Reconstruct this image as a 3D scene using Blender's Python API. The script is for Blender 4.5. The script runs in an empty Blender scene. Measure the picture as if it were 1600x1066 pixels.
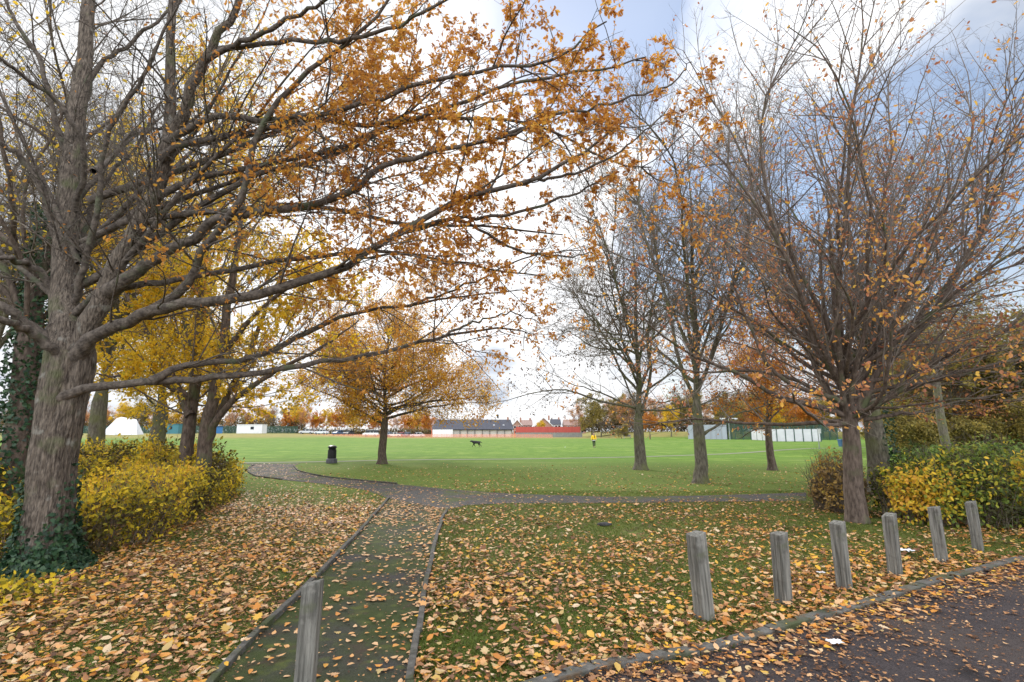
import bpy, math, random
import numpy as np
from mathutils import Vector
R = math.radians
S = bpy.context.scene
COL = S.collection
rng = np.random.default_rng(7)
random.seed(7)

# ------------------------------------------------------------------ camera, sky, sun, exposure
F, CX, CY, EYE = 800.0, 800.0, 533.0, 1.72          # focal length in px of the 1600 wide frame
HORIZON = 674.5
PITCH = math.atan((HORIZON - CY) / F)
cam_d = bpy.data.cameras.new("camera"); cam = bpy.data.objects.new("camera", cam_d); COL.objects.link(cam)
cam.location = (0, 0, EYE); cam.rotation_euler = (R(90) + PITCH, 0, 0)
cam_d.sensor_width = 36; cam_d.lens = 36 * F / 1600; cam_d.clip_start = .05; cam_d.clip_end = 3000
S.camera = cam
S.view_settings.view_transform = 'Standard'; S.view_settings.look = 'None'
S.view_settings.exposure = 0.8; S.view_settings.gamma = 1

CP, SP = math.cos(PITCH), math.sin(PITCH)
def ray(px, py):
    u, v = (px - CX) / F, (CY - py) / F
    return np.array([u, CP - v * SP, SP + v * CP])
def at(px, py, Y):                                  # point of the view ray at forward distance Y
    r = ray(px, py); return np.array([0, 0, EYE]) + r * (Y / r[1])
def gp(px, py, z=0.0):                              # point of the view ray on the ground
    r = ray(px, py); k = (z - EYE) / r[2]; return np.array([r[0] * k, r[1] * k, z])

SUN_AZ, SUN_EL = R(-28), R(32)                      # a veiled sun ahead and to the left
w = bpy.data.worlds.new("World"); S.world = w; w.use_nodes = True
nt = w.node_tree; nt.nodes.clear(); N, L = nt.nodes, nt.links
def nn(t, **k):
    n = N.new(t)
    for a, b in k.items(): setattr(n, a, b)
    return n
out = nn('ShaderNodeOutputWorld'); mix = nn('ShaderNodeMixShader')
sky = nn('ShaderNodeTexSky', sky_type='NISHITA'); sky.sun_disc = False
sky.sun_elevation = SUN_EL; sky.sun_rotation = SUN_AZ
bg1 = nn('ShaderNodeBackground'); bg1.inputs[1].default_value = 0.115
L.new(sky.outputs[0], bg1.inputs[0])
bg2 = nn('ShaderNodeBackground'); bg2.inputs[1].default_value = 1.0
tc = nn('ShaderNodeTexCoord'); sep = nn('ShaderNodeSeparateXYZ'); L.new(tc.outputs['Generated'], sep.inputs[0])
def math_(op, a, b=None, clamp=False):
    m = nn('ShaderNodeMath', operation=op); m.use_clamp = clamp
    for i, v in enumerate((a, b)):
        if v is None: continue
        if isinstance(v, (int, float)): m.inputs[i].default_value = v
        else: L.new(v, m.inputs[i])
    return m.outputs[0]
den = math_('ADD', math_('MAXIMUM', sep.outputs[2], 0.0), 0.22)
cmb = nn('ShaderNodeCombineXYZ')
L.new(math_('DIVIDE', sep.outputs[0], den), cmb.inputs[0]); L.new(math_('DIVIDE', sep.outputs[1], den), cmb.inputs[1])
mp = nn('ShaderNodeMapping'); mp.inputs['Rotation'].default_value = (0, 0, R(-35)); mp.inputs['Scale'].default_value = (1.0, .55, 1); mp.inputs['Location'].default_value = (3.1, 1.7, 0)
L.new(cmb.outputs[0], mp.inputs[0])
nz = nn('ShaderNodeTexNoise'); nz.inputs['Scale'].default_value = 2.2; nz.inputs['Detail'].default_value = 7; nz.inputs['Roughness'].default_value = .58; nz.inputs['Distortion'].default_value = .5
L.new(mp.outputs[0], nz.inputs[0])
def spot(px, py, width, gain):                      # an opening (or a bank) in the cloud around one sky direction
    r = ray(px, py); r = r / np.linalg.norm(r)
    d = nn('ShaderNodeVectorMath', operation='DOT_PRODUCT'); L.new(tc.outputs['Generated'], d.inputs[0]); d.inputs[1].default_value = tuple(r)
    c = math.cos(R(width))
    return math_('MULTIPLY', math_('MULTIPLY', math_('SUBTRACT', d.outputs['Value'], c), 1 / (1 - c), True), gain)
cov = math_('ADD', nz.outputs['Fac'], .16)
for a in ((1000, 10, 13, -.46), (850, 60, 14, -.26), (1130, 330, 14, -.30), (1250, 330, 16, -.42), (1570, 270, 15, -.42), (1040, 420, 9, -.22), (1190, 60, 12, .22), (760, 420, 22, .3), (300, 300, 34, .16), (1120, 240, 8, .2)):
    cov = math_('ADD', cov, spot(*a))
ramp = nn('ShaderNodeValToRGB'); ramp.color_ramp.elements[0].color = (.16, .16, .16, 1); ramp.color_ramp.elements[0].position = .36; ramp.color_ramp.elements[1].position = .66
L.new(cov, ramp.inputs[0])
nz2 = nn('ShaderNodeTexNoise'); nz2.inputs['Scale'].default_value = 3.4; nz2.inputs['Detail'].default_value = 6
L.new(mp.outputs[0], nz2.inputs[0])
cr2 = nn('ShaderNodeValToRGB'); e = cr2.color_ramp.elements
e[0].position = .26; e[0].color = (.50, .55, .64, 1); e[1].position = .60; e[1].color = (.97, .98, 1.0, 1)
dk = math_('ADD', nz2.outputs['Fac'], spot(765, 582, 4.5, -.5)); dk = math_('ADD', dk, spot(640, 430, 30, .22))
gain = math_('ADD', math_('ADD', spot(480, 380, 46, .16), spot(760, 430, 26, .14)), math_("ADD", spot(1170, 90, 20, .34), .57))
bd_ = nn('ShaderNodeVectorMath', operation='DOT_PRODUCT'); L.new(tc.outputs['Generated'], bd_.inputs[0]); bd_.inputs[1].default_value = (0, -.75, .66)   # extra brightness added to the unseen sky overhead and behind, as fill light
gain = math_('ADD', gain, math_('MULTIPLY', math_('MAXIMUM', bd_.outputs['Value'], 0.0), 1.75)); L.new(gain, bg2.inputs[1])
L.new(dk, cr2.inputs[0]); L.new(cr2.outputs[0], bg2.inputs[0])
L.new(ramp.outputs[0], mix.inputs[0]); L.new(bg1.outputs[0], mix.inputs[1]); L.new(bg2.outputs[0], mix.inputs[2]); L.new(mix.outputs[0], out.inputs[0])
w.cycles.sampling_method = 'MANUAL'; w.cycles.sample_map_resolution = 512

sd = bpy.data.lights.new("sun", 'SUN'); sun = bpy.data.objects.new("sun", sd); COL.objects.link(sun)
sd.energy = 1.5; sd.angle = R(11); sd.color = (1, .95, .87)
to_sun = Vector((math.sin(SUN_AZ) * math.cos(SUN_EL), math.cos(SUN_AZ) * math.cos(SUN_EL), math.sin(SUN_EL)))
sun.rotation_euler = to_sun.to_track_quat('Z', 'Y').to_euler(); sun.location = (-20, 30, 40)

# ------------------------------------------------------------------ materials
def M(name, col, rough=.85, col2=None, scale=6, detail=5, stretch=(1, 1, 1), bump=0, bscale=None, lo=.35, hi=.65, metal=0, dist=.0, extra=None):
    m = bpy.data.materials.new(name); m.use_nodes = True
    t = m.node_tree; b = t.nodes['Principled BSDF']; b.inputs['Roughness'].default_value = rough; b.inputs['Metallic'].default_value = metal
    b.inputs['Specular IOR Level'].default_value = .3
    b.inputs['Base Color'].default_value = (*col, 1)
    tcn = t.nodes.new('ShaderNodeTexCoord'); mpn = t.nodes.new('ShaderNodeMapping'); mpn.inputs['Scale'].default_value = stretch
    t.links.new(tcn.outputs['Object'], mpn.inputs[0])
    if col2 is None: col2 = tuple(c * .8 for c in col)
    nz = t.nodes.new('ShaderNodeTexNoise'); nz.inputs['Scale'].default_value = scale; nz.inputs['Detail'].default_value = detail; nz.inputs['Roughness'].default_value = .6; nz.inputs['Distortion'].default_value = dist
    t.links.new(mpn.outputs[0], nz.inputs[0])
    r = t.nodes.new('ShaderNodeValToRGB'); r.color_ramp.elements[0].position = lo; r.color_ramp.elements[1].position = hi
    r.color_ramp.elements[0].color = (*col, 1); r.color_ramp.elements[1].color = (*col2, 1)
    t.links.new(nz.outputs['Fac'], r.inputs[0]); last = r.outputs[0]
    if name == 'weathered_wood':                     # every post its own grain
        oi = t.nodes.new('ShaderNodeObjectInfo'); mu = t.nodes.new('ShaderNodeMath'); mu.operation = 'MULTIPLY'; mu.inputs[1].default_value = 37; t.links.new(oi.outputs['Random'], mu.inputs[0]); t.links.new(mu.outputs[0], mpn.inputs['Location'])
    for c3, sc3, l3, h3 in (extra or ()):            # further colour patches: moss, lichen, dirt
        n3 = t.nodes.new('ShaderNodeTexNoise'); n3.inputs['Scale'].default_value = sc3; n3.inputs['Detail'].default_value = 6
        t.links.new(tcn.outputs['Object'], n3.inputs[0])
        r3 = t.nodes.new('ShaderNodeValToRGB'); r3.color_ramp.elements[0].position = l3; r3.color_ramp.elements[1].position = h3
        t.links.new(n3.outputs['Fac'], r3.inputs[0])
        mx = t.nodes.new('ShaderNodeMix'); mx.data_type = 'RGBA'
        t.links.new(r3.outputs[0], mx.inputs[0]); t.links.new(last, mx.inputs[6]); mx.inputs[7].default_value = (*c3, 1); last = mx.outputs[2]
    t.links.new(last, b.inputs['Base Color'])
    if bump:
        n2 = nz
        if bscale:
            n2 = t.nodes.new('ShaderNodeTexNoise'); n2.inputs['Scale'].default_value = bscale; n2.inputs['Detail'].default_value = 6
            t.links.new(mpn.outputs[0], n2.inputs[0])
        bp = t.nodes.new('ShaderNodeBump'); bp.inputs['Strength'].default_value = min(1, bump); bp.inputs['Distance'].default_value = .03
        t.links.new(n2.outputs['Fac'], bp.inputs['Height']); t.links.new(bp.outputs[0], b.inputs['Normal'])
    return m
def LEAF(name, cols, trans=.45, rough=.6):           # colour of each leaf from its 'rnd' value
    m = bpy.data.materials.new(name); m.use_nodes = True; t = m.node_tree; b = t.nodes['Principled BSDF']
    b.inputs['Roughness'].default_value = rough; b.inputs['Specular IOR Level'].default_value = .25
    a = t.nodes.new('ShaderNodeAttribute'); a.attribute_name = 'rnd'
    r = t.nodes.new('ShaderNodeValToRGB'); el = r.color_ramp.elements
    while len(el) < len(cols): el.new(.5)
    for i, c in enumerate(cols):
        el[i].position = i / (len(cols) - 1); el[i].color = (*c, 1)
    t.links.new(a.outputs['Fac'], r.inputs[0]); t.links.new(r.outputs[0], b.inputs['Base Color'])
    if trans:
        tr = t.nodes.new('ShaderNodeBsdfTranslucent'); mx = t.nodes.new('ShaderNodeMixShader'); mx.inputs[0].default_value = trans
        t.links.new(r.outputs[0], tr.inputs[0]); t.links.new(b.outputs[0], mx.inputs[1]); t.links.new(tr.outputs[0], mx.inputs[2])
        t.links.new(mx.outputs[0], t.nodes['Material Output'].inputs[0])
    return m

BARK_OAK = M('oak_bark', (.040, .031, .025), .95, (.195, .158, .126), 30, 9, (1.5, 1.5, .30), 1.0, 34, .36, .66, extra=[((.10, .115, .05), 2.2, .56, .72), ((.24, .23, .20), 5.5, .62, .74)])
BARK_LIMB = M('limb_bark', (.045, .036, .030), .95, (.155, .127, .105), 16, 6, (1, 1, 1), .6, 30, .35, .68, extra=[((.09, .10, .06), 3.5, .56, .7)])
BARK_GREY = M('grey_bark', (.065, .056, .043), .95, (.175, .155, .12), 14, 6, (1.3, 1.3, .4), .7, 22, .35, .66, extra=[((.115, .125, .045), 1.6, .46, .7)])
BARK_RED = M('brown_bark', (.055, .040, .032), .95, (.155, .118, .094), 14, 6, (1.3, 1.3, .4), .7, 22, .35, .66, extra=[((.09, .10, .05), 2.5, .55, .7)])
TWIG = M('twig_bark', (.10, .08, .064), .9, (.19, .155, .12), 8)
TWIG_RED = M('reddish_twig_bark', (.115, .092, .078), .9, (.21, .175, .148), 8)
L_OAK = LEAF('oak_leaf', [(.19, .08, .03), (.38, .155, .04), (.56, .25, .045), (.67, .34, .055), (.72, .47, .09)], .55)
L_YELLOW = LEAF('yellow_leaf', [(.26, .25, .04), (.58, .42, .04), (.78, .50, .03), (.82, .56, .06), (.50, .46, .06)], .6)
L_ORANGE = LEAF('orange_leaf', [(.20, .07, .025), (.45, .15, .03), (.62, .25, .03), (.70, .36, .04)], .5)
L_BEECH = LEAF('russet_leaf', [(.20, .075, .055), (.40, .16, .09), (.52, .24, .11), (.74, .38, .07), (.80, .52, .10)], .5)
L_GREENH = LEAF('green_hedge_leaf', [(.05, .07, .02), (.10, .17, .035), (.17, .26, .05), (.28, .32, .06), (.50, .42, .06)], .4)
L_GOLD = LEAF('golden_leaf', [(.26, .10, .03), (.50, .22, .04), (.70, .36, .035), (.78, .46, .05), (.74, .50, .08)], .55)
L_DARK = LEAF('dry_leaf', [(.05, .035, .025), (.10, .06, .035), (.20, .11, .05)], .3)
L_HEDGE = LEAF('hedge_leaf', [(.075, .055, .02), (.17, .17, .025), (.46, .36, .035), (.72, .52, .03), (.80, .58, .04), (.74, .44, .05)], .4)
L_HEDGE2 = LEAF('mixed_hedge_leaf', [(.06, .06, .02), (.11, .17, .03), (.24, .28, .04), (.52, .42, .04), (.76, .50, .04), (.64, .34, .05)], .4)
L_BROWNB = LEAF('brown_bush_leaf', [(.20, .13, .06), (.36, .24, .08), (.58, .36, .07), (.46, .40, .07)], .4)
L_IVY = LEAF('ivy_leaf', [(.012, .03, .016), (.022, .055, .028), (.035, .075, .03), (.06, .10, .04)], .15, .35)
L_OLIVE = LEAF('olive_leaf', [(.10, .095, .04), (.20, .17, .05), (.32, .24, .06), (.44, .33, .07)], .4)
L_LITTER = LEAF('fallen_leaf', [(.06, .032, .018), (.17, .08, .04), (.32, .155, .07), (.50, .27, .12), (.62, .39, .21), (.60, .26, .05), (.40, .15, .045), (.68, .38, .04), (.42, .30, .11), (.66, .50, .33)], .15, .55)
L_GRASS = LEAF('grass_blade', [(.07, .095, .02), (.11, .155, .026), (.16, .205, .036), (.24, .25, .065)], .35)

# ------------------------------------------------------------------ mesh helpers
def put(name, me, mat=None, parent=None, loc=None, smooth=False):
    o = bpy.data.objects.new(name, me); COL.objects.link(o)
    if mat is not None: me.materials.append(mat)
    if parent is not None: o.parent = parent
    if loc is not None: o.location = loc
    return o
def arr_mesh(name, V, faces, smooth=False, rnd=None):
    """V (n,3); faces: list of (m,k) int arrays."""
    me = bpy.data.meshes.new(name); faces = [f for f in faces if len(f)]
    V = np.ascontiguousarray(V, dtype=np.float32)
    me.vertices.add(len(V)); me.vertices.foreach_set('co', V.ravel())
    nl = sum(f.size for f in faces); npoly = sum(len(f) for f in faces)
    me.loops.add(nl); me.polygons.add(npoly)
    me.loops.foreach_set('vertex_index', np.concatenate([f.ravel() for f in faces]).astype(np.int32))
    tot = np.concatenate([np.full(len(f), f.shape[1], np.int32) for f in faces])
    st = np.concatenate([[0], np.cumsum(tot)[:-1]]).astype(np.int32)
    me.polygons.foreach_set('loop_start', st)
    if smooth: me.polygons.foreach_set('use_smooth', np.ones(npoly, bool))
    if rnd is not None:
        a = me.attributes.new('rnd', 'FLOAT', 'POINT'); a.data.foreach_set('value', np.ascontiguousarray(rnd, dtype=np.float32))
    me.update(calc_edges=True); me.validate()
    return me
class MB:
    """collects shapes; build() links them as ONE mesh object"""
    def __init__(s): s.v = []; s.f = []
    def add(s, vs, fs):
        o = len(s.v); s.v += [tuple(map(float, v)) for v in vs]; s.f += [tuple(i + o for i in f) for f in fs]; return s
    def box(s, x0, x1, y0, y1, z0, z1, rz=0, c=(0, 0)):
        vs = [(x, y, z) for z in (z0, z1) for x, y in ((x0, y0), (x1, y0), (x1, y1), (x0, y1))]
        if rz:
            ca, sa = math.cos(rz), math.sin(rz)
            vs = [(c[0] + (x - c[0]) * ca - (y - c[1]) * sa, c[1] + (x - c[0]) * sa + (y - c[1]) * ca, z) for x, y, z in vs]
        return s.add(vs, [(3, 2, 1, 0), (4, 5, 6, 7), (0, 1, 5, 4), (1, 2, 6, 5), (2, 3, 7, 6), (3, 0, 4, 7)])
    def beam(s, p, q, wd, z0, z1, lift=0):            # upright slab along the ground line p-q
        p, q = np.array(p[:2], float), np.array(q[:2], float); d = (q - p) / max(1e-6, np.linalg.norm(q - p)); n = np.array([-d[1], d[0]]) * wd / 2
        vs = [(*c, z) for z in (z0, z1) for c in (p - n, q - n, q + n, p + n)]
        return s.add(vs, [(3, 2, 1, 0), (4, 5, 6, 7), (0, 1, 5, 4), (1, 2, 6, 5), (2, 3, 7, 6), (3, 0, 4, 7)])
    def lathe(s, prof, n=16, c=(0, 0)):
        vs = [(c[0] + r * math.cos(2 * math.pi * k / n), c[1] + r * math.sin(2 * math.pi * k / n), z) for r, z in prof for k in range(n)]
        fs = [(i * n + k, i * n + (k + 1) % n, (i + 1) * n + (k + 1) % n, (i + 1) * n + k) for i in range(len(prof) - 1) for k in range(n)]
        fs += [tuple(reversed(range(n))), tuple((len(prof) - 1) * n + k for k in range(n))]
        return s.add(vs, fs)
    def prism(s, poly, axis, a, b):                   # polygon extruded along x (poly = y,z) or y (poly = x,z)
        n = len(poly); mk = (lambda p, t: (t, p[0], p[1])) if axis == 'x' else (lambda p, t: (p[0], t, p[1]))
        vs = [mk(p, a) for p in poly] + [mk(p, b) for p in poly]
        return s.add(vs, [tuple(range(n)), tuple(reversed(range(n, 2 * n)))] + [(i, (i + 1) % n, n + (i + 1) % n, n + i)[::-1] for i in range(n)])
    def build(s, name, mat, parent=None, loc=None, bevel=0, smooth=False):
        me = bpy.data.meshes.new(name); me.from_pydata(s.v, [], s.f); me.update()
        import bmesh
        bm = bmesh.new(); bm.from_mesh(me); bmesh.ops.recalc_face_normals(bm, faces=bm.faces); bm.to_mesh(me); bm.free()
        if smooth: me.polygons.foreach_set('use_smooth', [True] * len(me.polygons))
        o = put(name, me, mat, parent, loc)
        if bevel:
            b = o.modifiers.new('bevel', 'BEVEL'); b.width = bevel; b.segments = 2; b.limit_method = 'ANGLE'
        return o
def tag(o, label=None, cat=None, group=None, kind=None):
    if label: o['label'] = label
    if cat: o['category'] = cat
    if group: o['group'] = group
    if kind: o['kind'] = kind
    return o
def empty(name, loc, label, cat, rz=0, group=None):
    o = bpy.data.objects.new(name, None); COL.objects.link(o); o.location = tuple(loc); o.rotation_euler = (0, 0, rz); o.empty_display_size = .2
    return tag(o, label, cat, group)
def copy_tree(o, parent=None):
    c = o.copy(); COL.objects.link(c)
    if parent is not None: c.parent = parent
    for ch in o.children: copy_tree(ch, c)
    return c
def recolour(o, mat):
    o.material_slots[0].link = 'OBJECT'; o.material_slots[0].material = mat
def sm(t): t = np.clip(t, 0, 1); return t * t * (3 - 2 * t)
def H(x, y):                                          # height of the ground: level, with low banks along the far edges
    return sm((y - 85) / 40) * 1.1 * sm((-x - 30) / 40) + sm((y - 120) / 22) * 1.7 * sm((x - 26) / 14)

# value noise for density patches
_ph = rng.uniform(0, 6.28, (14, 3)); _k = rng.normal(0, 1, (14, 3))
def vn(p, s=1.0):
    p = np.asarray(p) * s; a = 0
    for i in range(14): a = a + np.sin(p @ (_k[i, :p.shape[1]] * (1 + .18 * i)) + _ph[i, 0])
    return a / 14 * 1.9                                # about -1..1
def norm(v): return v / np.maximum(1e-9, np.linalg.norm(v, axis=-1, keepdims=True))

# ------------------------------------------------------------------ leaves
def _sym(h):                                          # half outline -> closed outline
    return [(x, y) for x, y in h] + [(x, -y) for x, y in h[-2:0:-1]]
T_SIMPLE = (np.array([(0, 0, 0), (.3, .26, .05), (.7, .24, .06), (1, 0, -.06), (.7, -.24, .06), (.3, -.26, .05)]), [[0, 3, 2, 1], [0, 5, 4, 3]])
_o = _sym([(0, 0), (.14, .05), (.24, .19), (.33, .09), (.45, .30), (.53, .13), (.66, .34), (.74, .14), (.87, .19), (1, 0)])
T_OAK = (np.array([(x, y, -.25 * (x - .4) ** 2 + .25 * abs(y)) for x, y in _o]), [list(range(len(_o)))])
_m = _sym([(0, 0), (.10, .04), (.06, .22), (.22, .20), (.28, .44), (.42, .26), (.60, .36), (.66, .16), (.84, .14), (1, 0)])
T_LOBED = (np.array([(x, y, -.2 * (x - .5) ** 2 + .18 * abs(y)) for x, y in _m]), [list(range(len(_m)))])
def curl(c, f):
    xs, ys = [0, .28, .62, 1], [(0,), (.24, 0, -.24), (.27, 0, -.27), (0,)]
    P = [(0, 0, 0)] + [(.28, y, 0) for y in ys[1]] + [(.65, y, 0) for y in ys[2]] + [(1, 0, 0)]
    P = np.array([(x, y, c * (x - .45) ** 2 + f * abs(y)) for x, y, _ in P])
    return (P, [[0, 2, 1], [0, 3, 2], [1, 2, 5, 4], [2, 3, 6, 5], [4, 5, 7], [5, 6, 7]])
def leaf_arrays(pos, d, nrm, size, tmpl, rnd):
    T, F_ = tmpl; n = len(pos); K = len(T)
    d = norm(d); s = norm(np.cross(nrm, d)); u = np.cross(d, s)
    V = pos[:, None] + size[:, None, None] * (T[None, :, 0:1] * d[:, None] + T[None, :, 1:2] * s[:, None] + T[None, :, 2:3] * u[:, None])
    base = (np.arange(n) * K)[:, None]; groups = {}
    for f in F_: groups.setdefault(len(f), []).append(base + np.array(f)[None])
    return V.reshape(-1, 3), [np.concatenate(g) for g in groups.values()], np.repeat(rnd, K)
def leaves_obj(name, parts, mat, parent=None):
    Vs, Fs, Rs, o = [], [], [], 0
    for V, F_, r in parts:
        Vs.append(V); Fs += [f + o for f in F_]; Rs.append(r); o += len(V)
    return put(name, arr_mesh(name, np.concatenate(Vs), Fs, False, np.concatenate(Rs)), mat, parent)

# ------------------------------------------------------------------ trees
def poly(start, d, length, P, wig, trop, g):
    B = len(start); pts = np.empty((B, P, 3)); pts[:, 0] = start; d = norm(d); step = (length / (P - 1))[:, None]
    tr = np.asarray(trop, float)
    for i in range(1, P):
        d = norm(d + g.normal(0, wig, (B, 3)) + tr); pts[:, i] = pts[:, i - 1] + d * step
    return pts
def spawn(pts, rad, cfg, g):
    """cfg: per (branches per metre), t=(a,b), ang=(mean,sd) deg, frac, lim=(lo,hi), P, wig, up, rf, rmin"""
    B, P, _ = pts.shape; ln = np.linalg.norm(np.diff(pts, axis=1), axis=2).sum(1)
    cnt = g.poisson(np.maximum(.4, cfg['per'] * ln)); idx = np.repeat(np.arange(B), cnt); n = len(idx)
    a, b = cfg['t']; t = a + (b - a) * g.random(n) ** cfg.get('tp', .8)
    fi = t * (P - 1); i0 = np.minimum(fi.astype(int), P - 2); fr = (fi - i0)[:, None]
    p = pts[idx, i0] * (1 - fr) + pts[idx, i0 + 1] * fr; tan = norm(pts[idx, i0 + 1] - pts[idx, i0])
    r = rad[idx, i0] * (1 - fr[:, 0]) + rad[idx, i0 + 1] * fr[:, 0]
    ang = np.radians(g.normal(*cfg['ang'], n)); q = norm(np.cross(tan, g.normal(0, 1, (n, 3))))
    flat = cfg.get('flat', 0)
    if flat: q = norm(q * np.array([1, 1, 1 - flat]) + np.array([0, 0, cfg.get('lift', 0)]))
    d = tan * np.cos(ang)[:, None] + q * np.sin(ang)[:, None]
    length = np.clip(cfg['frac'] * ln[idx] * (1 - .55 * t) * g.uniform(.55, 1.35, n), *cfg['lim'])
    c = poly(p, d, length, cfg['P'], cfg['wig'], (0, 0, cfg['up']), g)
    r0 = np.maximum(cfg['rmin'], np.minimum(r * .8, cfg['rf'] * length))
    k = np.linspace(0, 1, cfg['P'])[None]
    return c, r0[:, None] * (1 - .72 * k)
def tubes(sets, bumpy=0, g=rng):
    Vs, Fs, o = [], [], 0
    for pts, rad, K in sets:
        if not len(pts): continue
        B, P, _ = pts.shape; t = norm(np.gradient(pts, axis=1)); m = norm(pts[:, -1] - pts[:, 0])
        ref = np.where(np.abs(m[:, 2:3]) < .8, np.array([[0, 0, 1.]]), np.array([[1., 0, 0]]))
        u = norm(np.cross(t, np.broadcast_to(ref[:, None], t.shape))); v = np.cross(t, u)
        a = np.arange(K) * 2 * np.pi / K; rr = rad[:, :, None] * np.ones(K)
        if bumpy: rr = rr * (1 + bumpy * g.normal(0, 1, (B, 1, K)) + .5 * bumpy * g.normal(0, 1, rr.shape))
        V = pts[:, :, None] + rr[..., None] * (np.cos(a)[None, None, :, None] * u[:, :, None] + np.sin(a)[None, None, :, None] * v[:, :, None])
        b = (np.arange(B) * P * K)[:, None, None] + (np.arange(P - 1) * K)[None, :, None]; k = np.arange(K)[None, None]; k2 = (k + 1) % K
        Fs.append(o + np.stack([b + k, b + k2, b + K + k2, b + K + k], -1).reshape(-1, 4)); Vs.append(V.reshape(-1, 3)); o += B * P * K
    return np.concatenate(Vs), Fs
def smooth_line(P_, n):                               # Catmull-Rom through control points (any width)
    P_ = np.asarray(P_, float); Q = np.vstack([2 * P_[0] - P_[1], P_, 2 * P_[-1] - P_[-2]]); out = []
    for t in np.linspace(0, len(P_) - 1 - 1e-6, n):
        i = int(t); f = t - i; a, b, c, d = Q[i:i + 4]
        out.append(.5 * (2 * b + (c - a) * f + (2 * a - 5 * b + 4 * c - d) * f * f + (3 * b - a - 3 * c + d) * f ** 3))
    return np.array(out)
def above(c, z):                                      # drops the shoots that would hang into the walkway
    k = c[0][:, :, 2].min(1) > z; return c[0][k], c[1][k]
def guided(px, Y0, Y1, r0, r1, n=22, jit=.015, pw=.85, collar=.38):
    k = np.linspace(0, 1, len(px)); P_ = [at(x, y, Y0 + (Y1 - Y0) * t) for (x, y), t in zip(px, k)]
    q = smooth_line(P_, n); q[1:] += rng.normal(0, jit, (n - 1, 3))
    t = np.linspace(0, 1, n); return q, r1 + (r0 - r1) * (1 - t) ** pw + r0 * collar * np.exp(-t / .035)
def pick_leaves(levels, n, g, size, droop=.35, keep=None, t0=.25, flatn=.6, clump=.8):
    out = []
    ws = np.array([len(p) for p, _ in levels], float); ws /= ws.sum()
    for (pts, rad), wt in zip(levels, ws):
        m = int(n * wt); B, P, _ = pts.shape
        if m == 0: continue
        idx = g.integers(0, B, m); t = t0 + (1 - t0) * g.random(m); fi = t * (P - 1); i0 = np.minimum(fi.astype(int), P - 2); fr = (fi - i0)[:, None]
        p = pts[idx, i0] * (1 - fr) + pts[idx, i0 + 1] * fr; tan = norm(pts[idx, i0 + 1] - pts[idx, i0]); out.append((p, tan))
    p = np.concatenate([a for a, _ in out]); tan = np.concatenate([b for _, b in out])
    if keep is not None:
        ok = g.random(len(p)) < keep(p); p, tan = p[ok], tan[ok]
    m = len(p); d = norm(tan * .6 + g.normal(0, .6, (m, 3)) + np.array([0, 0, -droop])); nr = norm(g.normal(0, 1 - flatn * .6, (m, 3)) + np.array([0, 0, flatn]))
    s = g.uniform(*size, m); rnd = np.clip(.5 + .28 * clump * vn(p, 1.6) + g.normal(0, .2, m), 0, 1)
    return p, d, nr, s, rnd
def build_tree(root, trunk_sets, branch_sets, leaf, mats, K_tr=14, bumpy=.02):
    """trunk, branches and leaves as parts of the tree; coordinates are relative to the root"""
    o = np.array(root.location); tm, bm_, lm = mats
    V, Fs = tubes(trunk_sets, bumpy); put('trunk', arr_mesh('trunk', V - o, Fs, True), tm, root)
    V, Fs = tubes(branch_sets); put('branches', arr_mesh('branches', V - o, Fs, True), bm_, root)
    if leaf:
        pr = [(V - o, F_, r) for V, F_, r in leaf]; leaves_obj('leaves', pr, lm, root)
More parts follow.
